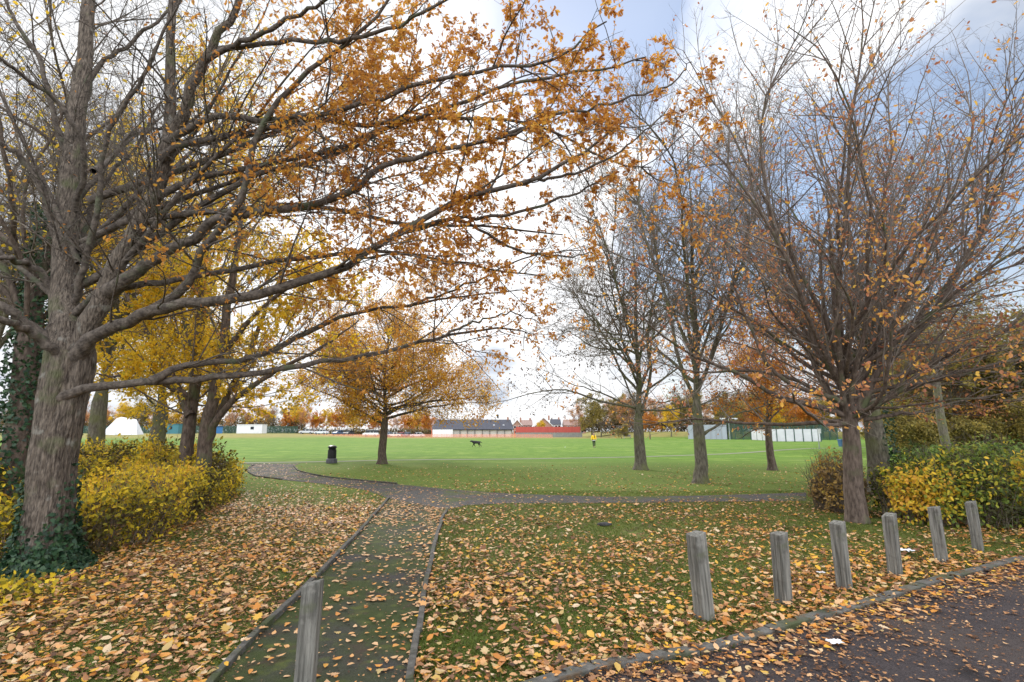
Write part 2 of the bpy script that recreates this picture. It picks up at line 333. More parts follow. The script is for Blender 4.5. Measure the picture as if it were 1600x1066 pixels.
def gen_tree(name, label, cat, base, height, r0, fork, limbs, levels, leaf, mats, seed, lean=(0, 0), leader=.75, K=12, group=None, tmpl=T_SIMPLE, guided_limbs=(), flare=1.5, build=True):
    """limbs: rows (n, h0, h1, ang0, ang1, len0, len1, up); heights along the leader in metres"""
    g = np.random.default_rng(seed); base = np.array(base, float)
    root = empty(name, base, label, cat, 0, group)
    n = 20; hs = np.concatenate([[-.12, 0, .12, .3], np.linspace(.6, height * leader, n - 4)])
    ax = base + np.stack([lean[0] * hs / height + .05 * np.sin(hs * 1.3 + seed) * (hs > .5), lean[1] * hs / height + .05 * np.cos(hs * 1.1 + seed) * (hs > .5), hs], 1)
    below = np.clip(hs / fork, 0, 1); above = np.clip((hs - fork) / max(.1, height * leader - fork), 0, 1)
    rad = r0 * (1 - .18 * below) * np.where(hs > fork, 1 - .35 * np.clip((hs - fork) / .4, 0, 1), 1) * (1 - .88 * above) + r0 * (flare - 1) * np.exp(-np.maximum(hs, 0) / .16)
    tr = [(ax[None], rad[None], K)]; Ls = []
    for (m, h0, h1, a0, a1, l0, l1, up) in limbs:
        h = np.sort(g.uniform(h0, h1, m)); p = np.stack([np.interp(h, hs, ax[:, k]) for k in range(3)], 1); rr = np.interp(h, hs, rad)
        az = np.arange(m) * 2.39996 + g.uniform(0, 6.28) + g.normal(0, .25, m); an = np.radians(g.uniform(a0, a1, m))
        d = np.stack([np.sin(an) * np.cos(az), np.sin(an) * np.sin(az), np.cos(an)], 1); ln = g.uniform(l0, l1, m)
        q = poly(p, d, ln, 14, .125, (0, 0, up), g); k = np.linspace(0, 1, 14)[None]
        rl = (np.minimum(rr * .6, .0088 * ln + .012) * g.uniform(.55, 1.1, m))[:, None] * (1 - .88 * k) ** 1.15 + .004; Ls.append((q, rl))
    for gl in guided_limbs: q, rl = guided(*gl, n=14); Ls.append((q[None], rl[None]))
    lim_p = np.concatenate([a for a, _ in Ls]); lim_r = np.concatenate([b for _, b in Ls])
    cur = (np.concatenate([lim_p]), lim_r); lv = [cur]
    for c in levels:
        cur = spawn(cur[0], cur[1], c, g); hi = cur[0][:, :, 2].min(1) > base[2] + fork * .86; cur = (cur[0][hi], cur[1][hi]); lv.append(cur)
    # twigs on the leader's top as well
    lf = None
    if leaf:
        nl, size, kp = leaf[:3]; p, d, nr, s, rn = pick_leaves(lv[-2:], nl, g, size, keep=kp, droop=leaf[3] if len(leaf) > 3 else .35); p = p + g.normal(0, leaf[4] if len(leaf) > 4 else .0, p.shape)
        lf = [leaf_arrays(p, d, nr, s, tmpl, rn)]
    Ks = [8, 5, 4, 3, 3]
    build_tree(root, tr + [(lim_p, lim_r, 8)], [(a, b, Ks[min(i, 4)]) for i, (a, b) in enumerate(lv)][1:], lf, mats)
    return root
def lvl(per, frac, lim, P, ang=(48, 12), wig=.10, up=.03, rf=.011, rmin=.003, t=(.15, 1), flat=0, lift=0):
    return dict(per=per, frac=frac, lim=lim, P=P, ang=ang, wig=wig, up=up, rf=rf, rmin=rmin, t=t, flat=flat, lift=lift)

# ------------------------------------------------------------------ ground, field, paths, road
def ground_material():
    m = bpy.data.materials.new('mown_grass'); m.use_nodes = True; t = m.node_tree; b = t.nodes['Principled BSDF']; b.inputs['Roughness'].default_value = .95; b.inputs['Specular IOR Level'].default_value = .15
    ge = t.nodes.new('ShaderNodeNewGeometry'); sp = t.nodes.new('ShaderNodeSeparateXYZ'); t.links.new(ge.outputs['Position'], sp.inputs[0])
    def noise(sc, det=6, st=None):
        n = t.nodes.new('ShaderNodeTexNoise'); n.inputs['Scale'].default_value = sc; n.inputs['Detail'].default_value = det; n.inputs['Roughness'].default_value = .65
        if st:
            mp_ = t.nodes.new('ShaderNodeMapping'); mp_.inputs['Scale'].default_value = st; t.links.new(ge.outputs['Position'], mp_.inputs[0]); t.links.new(mp_.outputs[0], n.inputs[0])
        else: t.links.new(ge.outputs['Position'], n.inputs[0])
        return n.outputs['Fac']
    def rampn(f, *st):
        r = t.nodes.new('ShaderNodeValToRGB'); e = r.color_ramp.elements
        while len(e) < len(st): e.new(.5)
        for i, (p, c) in enumerate(st): e[i].position = p; e[i].color = (*c, 1)
        t.links.new(f, r.inputs[0]); return r.outputs[0]
    def mixn(f, a, c):
        mx = t.nodes.new('ShaderNodeMix'); mx.data_type = 'RGBA'; t.links.new(f, mx.inputs[0])
        for i, v in ((6, a), (7, c)):
            if isinstance(v, tuple): mx.inputs[i].default_value = (*v, 1)
            else: t.links.new(v, mx.inputs[i])
        return mx.outputs[2]
    def mr(v, a, c):
        n = t.nodes.new('ShaderNodeMapRange'); n.interpolation_type = 'SMOOTHSTEP'; n.inputs[1].default_value = a; n.inputs[2].default_value = c; t.links.new(v, n.inputs[0]); return n.outputs[0]
    near = rampn(noise(9, 9), (.3, (.055, .058, .022)), (.5, (.105, .125, .03)), (.72, (.16, .19, .042)))
    soil = mr(noise(1.3, 6), .52, .66); near = mixn(soil, near, (.10, .068, .036))
    lawn = rampn(noise(5, 8), (.3, (.075, .105, .02)), (.55, (.12, .17, .03)), (.75, (.17, .19, .045)))
    spk = mr(noise(16, 3), .62, .68); lawn = mixn(spk, lawn, (.22, .15, .06))
    field = rampn(noise(.9, 9, (1, .35, 1)), (.34, (.066, .142, .015)), (.5, (.116, .198, .025)), (.66, (.175, .245, .048)))
    patch = mr(noise(.10, 4, (1, .5, 1)), .5, .7); field = mixn(patch, field, (.155, .215, .05))
    stripe = mr(noise(.55, 3, (.12, 1, 1)), .46, .56); field = mixn(stripe, field, (.094, .168, .024)); worn = mr(noise(.22, 7, (.5, 1.2, 1)), .60, .72); field = mixn(worn, field, (.17, .19, .06))
    c = mixn(mr(sp.outputs[1], 11, 17), near, lawn); c = mixn(mr(sp.outputs[1], 21, 36), c, field)
    dry = rampn(noise(.5, 6), (.35, (.16, .17, .045)), (.65, (.26, .21, .07)))
    c = mixn(mr(sp.outputs[2], .15, .7), c, dry)
    far = mr(sp.outputs[1], 128, 134); c = mixn(far, c, dry)
    t.links.new(c, b.inputs['Base Color'])
    bp = t.nodes.new('ShaderNodeBump'); bp.inputs['Strength'].default_value = .7; bp.inputs['Distance'].default_value = .04; t.links.new(noise(34, 6), bp.inputs['Height']); t.links.new(bp.outputs[0], b.inputs['Normal'])
    return m
ys = np.concatenate([np.linspace(-30, 80, 12), np.linspace(86, 160, 26), np.array([180, 230, 300, 420, 650, 1100])])
xs = np.concatenate([-np.geomspace(900, 110, 8), np.linspace(-100, 100, 51), np.geomspace(110, 900, 8)])
GX, GY = np.meshgrid(xs, ys); V = np.stack([GX, GY, H(GX, GY)], -1).reshape(-1, 3); nx = len(xs)
i = (np.arange(len(ys) - 1)[:, None] * nx + np.arange(nx - 1)[None]).ravel()
tag(put('ground', arr_mesh('ground', V, [np.stack([i, i + 1, i + nx + 1, i + nx], 1)], True), ground_material()), kind='structure')

ASPH_PATH = M('mossy_tarmac', (.026, .024, .022), .9, (.060, .055, .051), 60, 8, (1, 1, 1), .6, 90, .35, .65, extra=[((.036, .050, .010), 1.1, .34, .54), ((.075, .09, .018), 5, .54, .70), ((.05, .036, .024), 3, .56, .7)])
ASPH_X = M('worn_tarmac', (.042, .039, .036), .9, (.085, .080, .075), 40, 8, (1, 1, 1), .5, 90, .35, .65, extra=[((.06, .075, .02), .9, .52, .66)])
ASPH_THIN = M('pale_gravel', (.15, .155, .10), .9, (.22, .22, .16), 20)
ROAD = M('road_asphalt', (.022, .017, .019), .88, (.085, .068, .070), 85, 9, (1, 1, 1), 1.0, 120, .34, .68, extra=[((.075, .058, .052), .9, .5, .72), ((.018, .015, .017), 1.7, .58, .70)])
CONC = M('concrete_edging', (.055, .052, .047), .95, (.12, .113, .10), 14, 8, (1, 1, 1), .5, 50, .35, .65, extra=[((.05, .06, .025), 2.6, .5, .66)])
KERBC = M('kerb_concrete', (.060, .058, .054), .95, (.13, .125, .115), 12, 8, (1, 1, 1), .5, 50, .35, .65, extra=[((.05, .06, .025), 2.6, .48, .66), ((.09, .06, .035), 7, .55, .68)])
def sheet(name, pix, mat, z):
    P_ = [gp(x, y)[:2] for x, y in pix]; me = bpy.data.meshes.new(name); me.from_pydata([(p[0], p[1], z) for p in P_], [], [tuple(range(len(P_)))]); me.update()
    if me.polygons[0].normal.z < 0: me.flip_normals()
    tag(put(name, me, mat), kind='structure'); return np.array(P_)
LEDGE = [(230, 1190), (335, 1066), (405, 990), (480, 918), (545, 850), (590, 800), (607, 779)]
REDGE = [(618, 1210), (642, 1066), (655, 980), (664, 920), (678, 860), (686, 825), (699, 797)]
path_p = sheet('footpath', LEDGE + [(606, 765), (720, 770), (722, 787)] + REDGE[::-1], ASPH_PATH, .004)
cross_up = [(1260, 770), (1100, 775), (950, 777), (800, 772), (700, 765), (620, 757), (555, 750.5), (510, 746), (480, 740), (465, 735.5), (459, 728), (470, 724.5)]
cross_lo = [(375, 724.5), (397, 727), (391, 730), (387, 736), (392, 741), (402, 745), (440, 750), (500, 756), (570, 766), (607, 779), (699, 797), (730, 790), (800, 787), (900, 787), (1100, 785), (1260, 783)]
cross_p = sheet('cross_path', cross_up + cross_lo, ASPH_X, .008)
thin = [(300, 724), (470, 722.4), (640, 719), (800, 717.6), (960, 715), (1080, 711.5), (1160, 708), (1230, 703), (1300, 700.3), (1500, 698)]
tc_ = smooth_line([gp(x, y)[:2] for x, y in thin], 50); d_ = norm(np.gradient(tc_, axis=0)); n_ = np.stack([-d_[:, 1], d_[:, 0]], 1)
Vt = np.concatenate([np.c_[tc_ + n_ * .38, np.full(50, .012)], np.c_[tc_ - n_ * .38, np.full(50, .012)]]); k = np.arange(49)
tag(put('field_path', arr_mesh('field_path', Vt, [np.stack([k + 50, k + 51, k + 1, k], 1)]), ASPH_THIN), kind='structure')
KERB = [(760, 1110), (907, 1058), (1060, 1034), (1140, 1014), (1221, 990), (1345, 953), (1430, 925), (1506, 902), (1575, 884), (1680, 858), (1800, 832)]
kerb_w = np.array([gp(x, y)[:2] for x, y in KERB]); kerb_w = smooth_line(kerb_w, 34)
rd = [tuple(p) for p in kerb_w]
me = bpy.data.meshes.new('road'); vs = [(x, y, .006) for x, y in rd] + [(14, kerb_w[-1][1] - .5, .006), (14, -14, .006), (-14, -14, .006), (-14, .9, .006), (kerb_w[0][0] - .8, .9, .006)]
me.from_pydata(vs, [], [tuple(range(len(vs)))]); me.update()
if me.polygons[0].normal.z < 0: me.flip_normals()
tag(put('road', me, ROAD), kind='structure')
def edging(name, line, wd, z1, seg, mat, gap=.008):
    b = MB(); L_ = np.concatenate([[0], np.cumsum(np.linalg.norm(np.diff(line, axis=0), axis=1))]); s = 0
    while s < L_[-1] - .1:
        e_ = min(L_[-1], s + seg); p = [np.interp(s, L_, line[:, k]) for k in (0, 1)]; q = [np.interp(e_ - gap, L_, line[:, k]) for k in (0, 1)]
        jz = random.uniform(-.008, .008); jo = np.random.default_rng(int(s * 91)).normal(0, .006, 2)
        b.beam(np.array(p) + jo, np.array(q) + jo, wd, -.05, z1 + jz); s = e_
    return tag(b.build(name, mat, bevel=.006), kind='structure')
lw = smooth_line([gp(x, y)[:2] for x, y in LEDGE], 40); rw = smooth_line([gp(x, y)[:2] for x, y in REDGE], 40)
edging('path_edging', lw, .055, .055, .92, CONC); edging('path_edging', rw, .055, .05, .92, CONC)
cl = smooth_line([gp(x, y)[:2] for x, y in cross_up[5:11]], 30); edging('path_edging', cl, .06, .05, .92, CONC)
cl = smooth_line([gp(x, y)[:2] for x, y in cross_lo[1:7]], 30); edging('path_edging', cl, .06, .05, .92, CONC)
edging('kerb', kerb_w + np.array([0, .06]), .115, .042, .9, KERBC)

def inpoly(P_, poly_):
    x, y = P_[:, 0], P_[:, 1]; c = np.zeros(len(P_), bool); q = np.roll(poly_, 1, 0)
    for (x1, y1), (x2, y2) in zip(poly_, q):
        c ^= ((y1 > y) != (y2 > y)) & (x < (x2 - x1) * (y - y1) / (y2 - y1 + 1e-12) + x1)
    return c
road_p = np.array([v[:2] for v in vs])

# ------------------------------------------------------------------ fallen leaves and grass blades
def litter():
    g = np.random.default_rng(21); n = 520000
    Y = 2.3 + 26 * g.random(n) ** 1.55; hw = np.minimum(1.12 * Y + 1.5, 24); X = g.uniform(-1, 1, n) * hw; P2 = np.stack([X, Y], 1)
    area = 2 * hw * 26 * 1.55 * (((Y - 2.3) / 26) ** (1 - 1 / 1.55)) / n       # m2 that each candidate stands for
    onp = inpoly(P2, path_p); onx = inpoly(P2, cross_p); onr = inpoly(P2, road_p)
    xl = np.interp(Y, lw[:, 1], lw[:, 0]); left = (X < xl)
    pn = vn(P2, 1.1) + .5 * vn(P2 + 7, 3.1)
    den_r = np.interp(Y, [2, 5, 7, 9.5, 12, 14], [900, 720, 400, 210, 110, 80]) * np.clip(.72 + .85 * pn, .08, 1.7)
    den_r = den_r * (1 - .75 * np.exp(-((X - 2.1) ** 2 + (Y - 6.3) ** 2) / .9)) * (1 - .6 * np.exp(-((X - 1.9) ** 2 + (Y - 4.5) ** 2) / .25))
    den_l = np.interp(Y, [2, 8, 12, 14, 16], [600, 560, 380, 170, 60]) * np.clip(.8 + .7 * pn, .15, 1.6)
    den = np.where(left, den_l, den_r)
    far = Y > 15.2; den = np.where(far, np.interp(Y, [15, 19, 24, 28], [42, 26, 10, 3]) * np.clip(.8 + pn, .1, 2), den)
    edge = np.interp(Y, rw[:, 1], rw[:, 0])
    den = np.where(onp, 4.0 * np.clip(10 + 26 * np.clip(pn, 0, 1) + 40 * np.exp(-np.abs(X - edge) / .18), 4, 70) * np.interp(Y, [3, 9, 14], [1.1, 1.4, 3]), den)
    den = np.where(onx, 34, den)
    ky = np.interp(X, kerb_w[:, 0], kerb_w[:, 1]); dk_ = ky - Y
    den = np.where(onr, 360 * np.exp(-np.maximum(0, dk_ - .1) / .40) + 190 * np.clip(.6 + pn, .2, 2), den)
    ok = g.random(n) < np.minimum(1, den * area)
    P2, onr, onp, onx, Y = P2[ok], onr[ok], onp[ok], onx[ok], Y[ok]; m = len(P2); dk_ = dk_[ok]
    flat = onr | onp | onx
    z = np.where(flat, g.uniform(.012, .03, m), g.uniform(.012, .055, m))
    pos = np.c_[P2, z]; az = g.uniform(0, 6.28, m); tilt = np.where(flat, .10, .26)
    d = np.stack([np.cos(az), np.sin(az), g.normal(0, tilt)], 1); nr = norm(np.stack([g.normal(0, tilt), g.normal(0, tilt), np.where(g.random(m) < .5, 1, -1)], 1))
    size = g.choice([.026, .04, .052, .066, .08], m) * g.uniform(.8, 1.3, m); size = np.where(onr & (dk_ > .5), size * g.uniform(.35, .75, m), size)
    rnd = np.clip(g.beta(1.0, 1.05, m) + .08 * vn(P2, .8), 0, 1)
    rnd = np.where(onr & (dk_ > .5), rnd * .42, rnd)
    rnd = np.where(onp, np.clip(.3 + .3 * g.random(m) + (g.random(m) < .08) * .3, 0, 1), rnd)
    parts = []; pick = g.integers(0, 5, m)
    k = 150000; f = g.integers(0, m, k); q2 = P2[f] + g.normal(0, .16, (k, 2)); a2 = g.uniform(0, 6.28, k)      # crumbs: broken bits trodden in between the leaves
    ok2 = ~inpoly(q2, path_p) | (g.random(k) < .5); q2, a2 = q2[ok2], a2[ok2]; k = len(q2)
    parts.append(leaf_arrays(np.c_[q2, g.uniform(.010, .03, k)], np.c_[np.cos(a2), np.sin(a2), g.normal(0, .2, k)], norm(np.c_[g.normal(0, .3, (k, 2)), np.ones(k)]), g.uniform(.010, .032, k), T_SIMPLE, np.clip(g.beta(1, 3, k), 0, 1) * .6))
    for j, tm in enumerate((curl(.5, .2), curl(-.35, .3), curl(.2, -.25), T_SIMPLE, T_LOBED)):
        s_ = pick == j; parts.append(leaf_arrays(pos[s_], d[s_], nr[s_], size[s_] * (1.15 if j == 4 else 1), tm, rnd[s_]))
    tag(leaves_obj('fallen_leaves', parts, L_LITTER), 'orange and tan fallen leaves strewn over lawn, path and road edge', 'leaf litter', kind='stuff')
litter()
def grass():
    g = np.random.default_rng(5); n = 520000; Y = 2.6 + 13 * g.random(n) ** 1.7; X = g.uniform(-1, 1, n) * (1.1 * Y + 1); P2 = np.stack([X, Y], 1)
    bad = inpoly(P2, path_p) | inpoly(P2, cross_p) | inpoly(P2, road_p) | (vn(P2, 1.4) > .62 + .3 * g.random(n)); xl = np.interp(Y, lw[:, 1], lw[:, 0])
    bad |= (X < xl) & (g.random(n) < .55)
    P2 = P2[~bad]; m = len(P2); az = g.uniform(0, 6.28, m); d = np.stack([np.cos(az) * .8, np.sin(az) * .8, g.uniform(.35, 1.3, m)], 1)
    nr = norm(np.stack([-np.sin(az), np.cos(az), g.normal(0, .3, m)], 1)); nr = norm(np.cross(d, nr))
    T = (np.array([(0, .09, 0), (0, -.09, 0), (.6, -.05, 0), (1, 0, -.15), (.6, .05, 0)]), [[0, 1, 2, 3, 4]])
    rnd = np.clip(.45 + .3 * vn(P2, .9) + g.normal(0, .2, m), 0, 1)
    tag(leaves_obj('grass', [leaf_arrays(np.c_[P2, np.zeros(m)], d, nr, g.uniform(.025, .055, m), T, rnd)], L_GRASS), 'short green lawn grass between the fallen leaves', 'grass', kind='stuff')
grass()

# ------------------------------------------------------------------ the wooden posts
WOOD = M('weathered_wood', (.075, .073, .064), .9, (.25, .242, .215), 34, 9, (1, 1, .06), 1.0, 60, .34, .66, extra=[((.08, .075, .065), 9, .56, .74), ((.10, .12, .05), 4, .56, .72), ((.29, .28, .25), 7, .60, .74)])
def post(px, py, top, wd, rz, label, lean, seed):
    g = random.Random(seed); b = gp(px, py); h = (at(px, top, b[1]) - b)[2]; s = wd / 2
    root = tag(MBpost(s, h, g).build('wooden_post', WOOD, bevel=.008), label, 'post', 'wooden posts along the lawn edge')
    root.location = tuple(b); root.rotation_euler = (lean[0], lean[1], rz); return root
def MBpost(s, h, g):
    b = MB(); lv = [-.15, 0, h * .3, h * .6, h * .85, h]; v = []
    for i_, z in enumerate(lv):
        for (sx, sy) in ((-1, -1), (1, -1), (1, 1), (-1, 1)):
            zz = z + (g.uniform(-.014, .014) + .010 * sx if i_ == len(lv) - 1 else 0); k = s * (1 + g.uniform(-.035, .035)); v.append((sx * k, sy * k, zz))
    f = [(i_ * 4 + k, i_ * 4 + (k + 1) % 4, i_ * 4 + 4 + (k + 1) % 4, i_ * 4 + 4 + k) for i_ in range(len(lv) - 1) for k in range(4)] + [(3, 2, 1, 0), (20, 21, 22, 23)]
    return b.add(v, f)
post(474, 1094, 907, .118, R(6), 'grey wooden post standing alone at the left edging of the footpath', (R(1.5), R(1.5)), 1)
post(1101, 968, 832, .135, R(24), 'tallest wooden post, nearest of the row along the kerb on the right lawn', (R(-1), R(-2.5)), 2)
post(1225, 944, 832, .125, R(30), 'wooden post second nearest in the kerb row, with slanted top', (R(2), R(-2)), 3)
post(1320, 921, 817, .125, R(34), 'wooden post third from the near end of the kerb row, left of the beech trunk', (R(-1.5), R(1.8)), 4)
post(1399, 900, 803, .122, R(32), 'wooden post just right of the beech trunk, beside a scrap of white paper', (R(2), R(-2)), 5)
post(1472, 879, 793, .12, R(36), 'wooden post second from the far end of the kerb row, in front of the hedge', (R(-1), R(1)), 6)
post(1529, 862, 784, .115, R(36), 'farthest wooden post of the kerb row, beside the yellow hedge', (R(0), R(-3)), 7)

# ------------------------------------------------------------------ the big oak on the left
def oak():
    g = np.random.default_rng(11); base = gp(68, 893); Y = base[1]
    root = empty('oak_tree', base, 'large spreading oak with bare lower limbs and orange leaves, ivy at its foot, left foreground', 'tree')
    q, _ = guided([(66, 905), (70, 880), (74, 820), (82, 720), (98, 620), (110, 560), (108, 510)], Y, Y + .1, .3, .3, n=150, jit=.0, collar=0)
    z = q[:, 2]; rad = np.interp(z, [-.2, 0, .15, .5, 1.0, 1.9, 2.4, 2.75, 3.0], [.42, .37, .305, .268, .258, .275, .30, .29, .24])
    G = lambda *a, **k: guided(*a, **k)
    L_ = [
     G([(108, 545), (104, 480), (104, 400), (112, 270), (126, 130), (142, 0), (165, -200), (185, -420)], Y + .1, Y + .5, .195, .03, collar=.1),
     G([(112, 585), (143, 505), (188, 410), (232, 325), (260, 240), (266, 140), (268, 0), (280, -220)], Y + .08, Y - .6, .14, .028, collar=.1),
     G([(258, 245), (290, 165), (325, 85), (372, 0), (440, -150)], Y - .3, Y - 1.2, .085, .02),
     G([(112, 566), (150, 523), (200, 502), (243, 484), (304, 473), (405, 460), (490, 431), (540, 416), (620, 368), (733, 305), (810, 288), (900, 243), (975, 190)], Y, Y - 1.4, .088, .009, n=30),
     G([(92, 622), (150, 603), (236, 596), (304, 592), (405, 583), (490, 566), (540, 562), (631, 542), (692, 525), (787, 515), (825, 520)], Y - .1, Y + .9, .060, .007, n=28),
     G([(236, 596), (290, 571), (370, 566), (430, 545), (530, 495), (631, 478), (716, 465), (817, 452)], Y, Y + 1.5, .05, .008),
     G([(230, 490), (290, 445), (330, 372), (378, 310), (412, 188), (483, 110), (560, 55), (640, -40)], Y - .2, Y - 1.6, .06, .012),
     G([(170, 455), (212, 425), (253, 397), (304, 373), (338, 345), (430, 330), (540, 304), (600, 262), (665, 243), (780, 215), (880, 170)], Y - .1, Y - 1.3, .085, .010, n=28),
     G([(150, 470), (190, 450), (260, 440), (340, 425), (450, 405), (560, 395), (660, 400), (760, 420), (850, 430)], Y, Y + .2, .05, .008, n=26),
     G([(215, 350), (245, 340), (338, 331), (440, 322), (540, 330), (640, 350), (760, 355), (880, 370)], Y - .2, Y - .4, .05, .008, n=26),
     G([(106, 566), (60, 520), (30, 500), (0, 478), (-80, 440), (-200, 390)], Y, Y - .8, .09, .02),
     G([(106, 562), (50, 523), (0, 497), (-90, 480)], Y - .05, Y - 1.2, .07, .02),
     G([(106, 478), (60, 425), (30, 408), (0, 403), (-90, 380)], Y + .24, Y - .9, .055, .015, collar=.15),
     G([(105, 415), (80, 340), (50, 270), (20, 235), (-20, 205), (-90, 120)], Y + .3, Y - .7, .055, .015, collar=.15),
     G([(110, 352), (128, 275), (120, 205), (80, 150), (30, 115), (-10, 85), (-90, 20)], Y + .28, Y - 1.5, .042, .012, collar=.15),
     G([(113, 262), (85, 190), (70, 115), (35, 50), (10, 0), (-20, -90)], Y + .42, Y - .3, .045, .012, collar=.15),
     G([(121, 200), (150, 110), (200, 70), (255, 25), (320, -50)], Y + .42, Y + .5, .042, .012, collar=.15),
     G([(262, 220), (290, 205), (350, 178), (410, 190), (490, 178), (560, 165), (660, 130), (760, 110), (870, 90), (950, 30)], Y - .4, Y - 1.9, .05, .008, n=26),
     G([(250, 250), (295, 222), (400, 207), (480, 182), (560, 195), (680, 175), (800, 130), (930, 110), (1010, 90)], Y - .4, Y - 1.1, .05, .008, n=26),
     G([(318, 95), (400, 55), (480, 15), (560, -40)], Y - .7, Y - 1.9, .04, .01),
     G([(330, 80), (440, 66), (540, 62), (640, 30), (740, -30)], Y - .7, Y - 2.2, .035, .01),
     G([(240, 310), (300, 285), (400, 260), (520, 235), (640, 190), (740, 185), (850, 200), (950, 250), (1020, 260)], Y - .3, Y - .2, .045, .008, n=26),
     G([(620, 368), (690, 345), (800, 335), (900, 300), (960, 270)], Y - .7, Y - .9, .03, .006),
     G([(640, 360), (720, 345), (800, 390), (880, 400), (930, 395)], Y - .7, Y + .1, .025, .006),
     G([(690, 525), (740, 505), (800, 490), (850, 505)], Y + .55, Y + .9, .02, .005),
     G([(640, 478), (740, 440), (830, 400), (920, 390)], Y + 1, Y + .6, .02, .005),
     G([(780, 215), (870, 180), (960, 160), (1050, 130), (1080, 95)], Y - 1.1, Y - 1.5, .022, .005),
     G([(810, 288), (900, 270), (980, 230), (1045, 170)], Y - 1.0, Y - 1.6, .02, .005),
     G([(106, 500), (128, 430), (150, 340), (160, 240), (200, 150), (240, 90), (290, -20)], Y + .2, Y - 1.0, .05, .012, collar=.15),
     G([(120, 400), (135, 350), (160, 290), (210, 230), (250, 160)], Y + .3, Y + 1.2, .04, .012),
     G([(105, 330), (150, 280), (200, 215), (235, 205), (300, 190), (380, 110)], Y + .2, Y + 1.6, .04, .010),
    ]
    lp = [a for a, b in L_]; lr = [b for a, b in L_]
    # limbs away from the camera and up, which fill the crown behind
    m = 9; az = g.uniform(-.3, 3.5, m); an = np.radians(g.uniform(25, 78, m)); d = np.stack([np.sin(an) * np.cos(az), np.sin(an) * np.sin(az), np.cos(an)], 1)
    h0 = g.uniform(2.7, 5.5, m); st = np.stack([np.interp(h0, q[:, 2], q[:, 0]), np.interp(h0, q[:, 2], q[:, 1]), h0], 1); ln = g.uniform(4, 6.5, m)
    bp_ = poly(st, d, ln, 22, .06, (0, 0, .02), g); br = (.010 * ln)[:, None] * (1 - .88 * np.linspace(0, 1, 22)[None])
    res = lambda a: a if len(a) == 22 else a[np.round(np.linspace(0, len(a) - 1, 22)).astype(int)]
    P0 = np.concatenate([np.stack([res(a) for a in lp]), bp_]); R0 = np.concatenate([np.stack([res(a) for a in lr]), br])
    l1 = spawn(P0, R0, lvl(3.3, .32, (.4, 2.0), 9, (46, 14), .11, .025, .008, .0045, (.10, 1), .35), g)
    l1 = above(l1, 1.95)
    l2 = spawn(l1[0], l1[1], lvl(6.5, .48, (.2, .9), 6, (46, 14), .13, .03, .007, .003, (.12, 1), .2), g)
    l3 = spawn(l2[0], l2[1], lvl(8.0, .5, (.10, .38), 4, (45, 14), .15, .03, .006, .002, (.12, 1)), g)
    l2, l3 = above(l2, 1.9), above(l3, 1.85)
    bx = base[0]
    keep = lambda p: np.clip((p[:, 0] - bx - 1.9) / 3.4, .012, 1) * np.clip(1.15 - .5 * (p[:, 1] - 6.5), .15, 1) * np.clip(.46 + .36 * vn(p, 1.5), .16, 1) * np.clip((p[:, 2] - 2.0) / 1.3, .25, 1)
    p, d, nr, s, rn = pick_leaves([l2, l3, l3], 330000, g, (.030, .070), .3, keep, .3)
    p2, d2, nr2, s2, rn2 = p[:len(p) // 2], d[:len(p) // 2], nr[:len(p) // 2], s[:len(p) // 2], rn[:len(p) // 2]; h = len(p) // 2
    lf = [leaf_arrays(p2, d2, nr2, s2, T_OAK, rn2), leaf_arrays(p[h:], d[h:], nr[h:], s[h:], T_OAK, rn[h:])]
    main = [(a[None], b[None], 10) for a, b in zip(lp, lr)] + [(bp_, br, 8)]
    build_tree(root, [(q[None], rad[None], 110)] + [(P0[k:k + 1], R0[k:k + 1], 18) for k in (0, 1, 2)], main[3:] + [(*l1, 5), (*l2, 4), (*l3, 3)], lf, (BARK_OAK, BARK_LIMB, L_OAK), bumpy=0)
    tr = [c for c in root.children if c.name.startswith('trunk')][0].data; n_ = len(tr.vertices); co = np.empty(n_ * 3, np.float32); tr.vertices.foreach_get('co', co); co = co.reshape(-1, 3) + np.array(base); rest = co[150 * 110:] - np.array(base); co = co[:150 * 110]
    ax = np.repeat(q, 110, 0); rv = co - ax; r_ = np.linalg.norm(rv, axis=1, keepdims=True); un = rv / r_           # bark: long ridges and fissures, broad swellings, a knot
    cyl = np.c_[un[:, :2] * 4.2, co[:, 2] * 1.1]; fis = -np.abs(vn(cyl, 2.2)) * .034 - np.abs(vn(cyl + 9, 4.6)) * .016 + .028 * vn(np.c_[un[:, :2], co[:, 2]], 1.6)
    kn = at(98, 632, Y - .3); dk2 = ((co - kn) ** 2).sum(1); fis = fis + .07 * np.exp(-dk2 / .016) - .13 * np.exp(-dk2 / .0022)
    kn = at(140, 640, Y - .05); dk2 = ((co - kn) ** 2).sum(1); fis = fis + .09 * np.exp(-dk2 / .008)
    co = np.concatenate([co + un * fis[:, None] - np.array(base), rest]); tr.vertices.foreach_set('co', np.ascontiguousarray(co, dtype=np.float32).ravel()); tr.update()
    print('oak leaves', len(p), 'twigs', len(l3[0]))
    # ivy round the foot
    n = 3600; hh = 1.05 * g.random(n) ** 1.9 * np.clip(.75 + .5 * g.normal(0, 1, n), .2, 1.3); a = g.uniform(0, 6.28, n)
    hh *= np.clip(.75 + .4 * np.sin(a * 2 + 1), .3, 1.2)
    cx = np.interp(hh, q[:, 2], q[:, 0]); cy = np.interp(hh, q[:, 2], q[:, 1]); rr = np.interp(hh, q[:, 2], rad) + .03 + .17 * np.exp(-hh / .2) * g.random(n)
    pos = np.stack([cx + rr * np.cos(a), cy + rr * np.sin(a), hh + .02], 1); out_ = np.stack([np.cos(a), np.sin(a), np.full(n, .5)], 1)
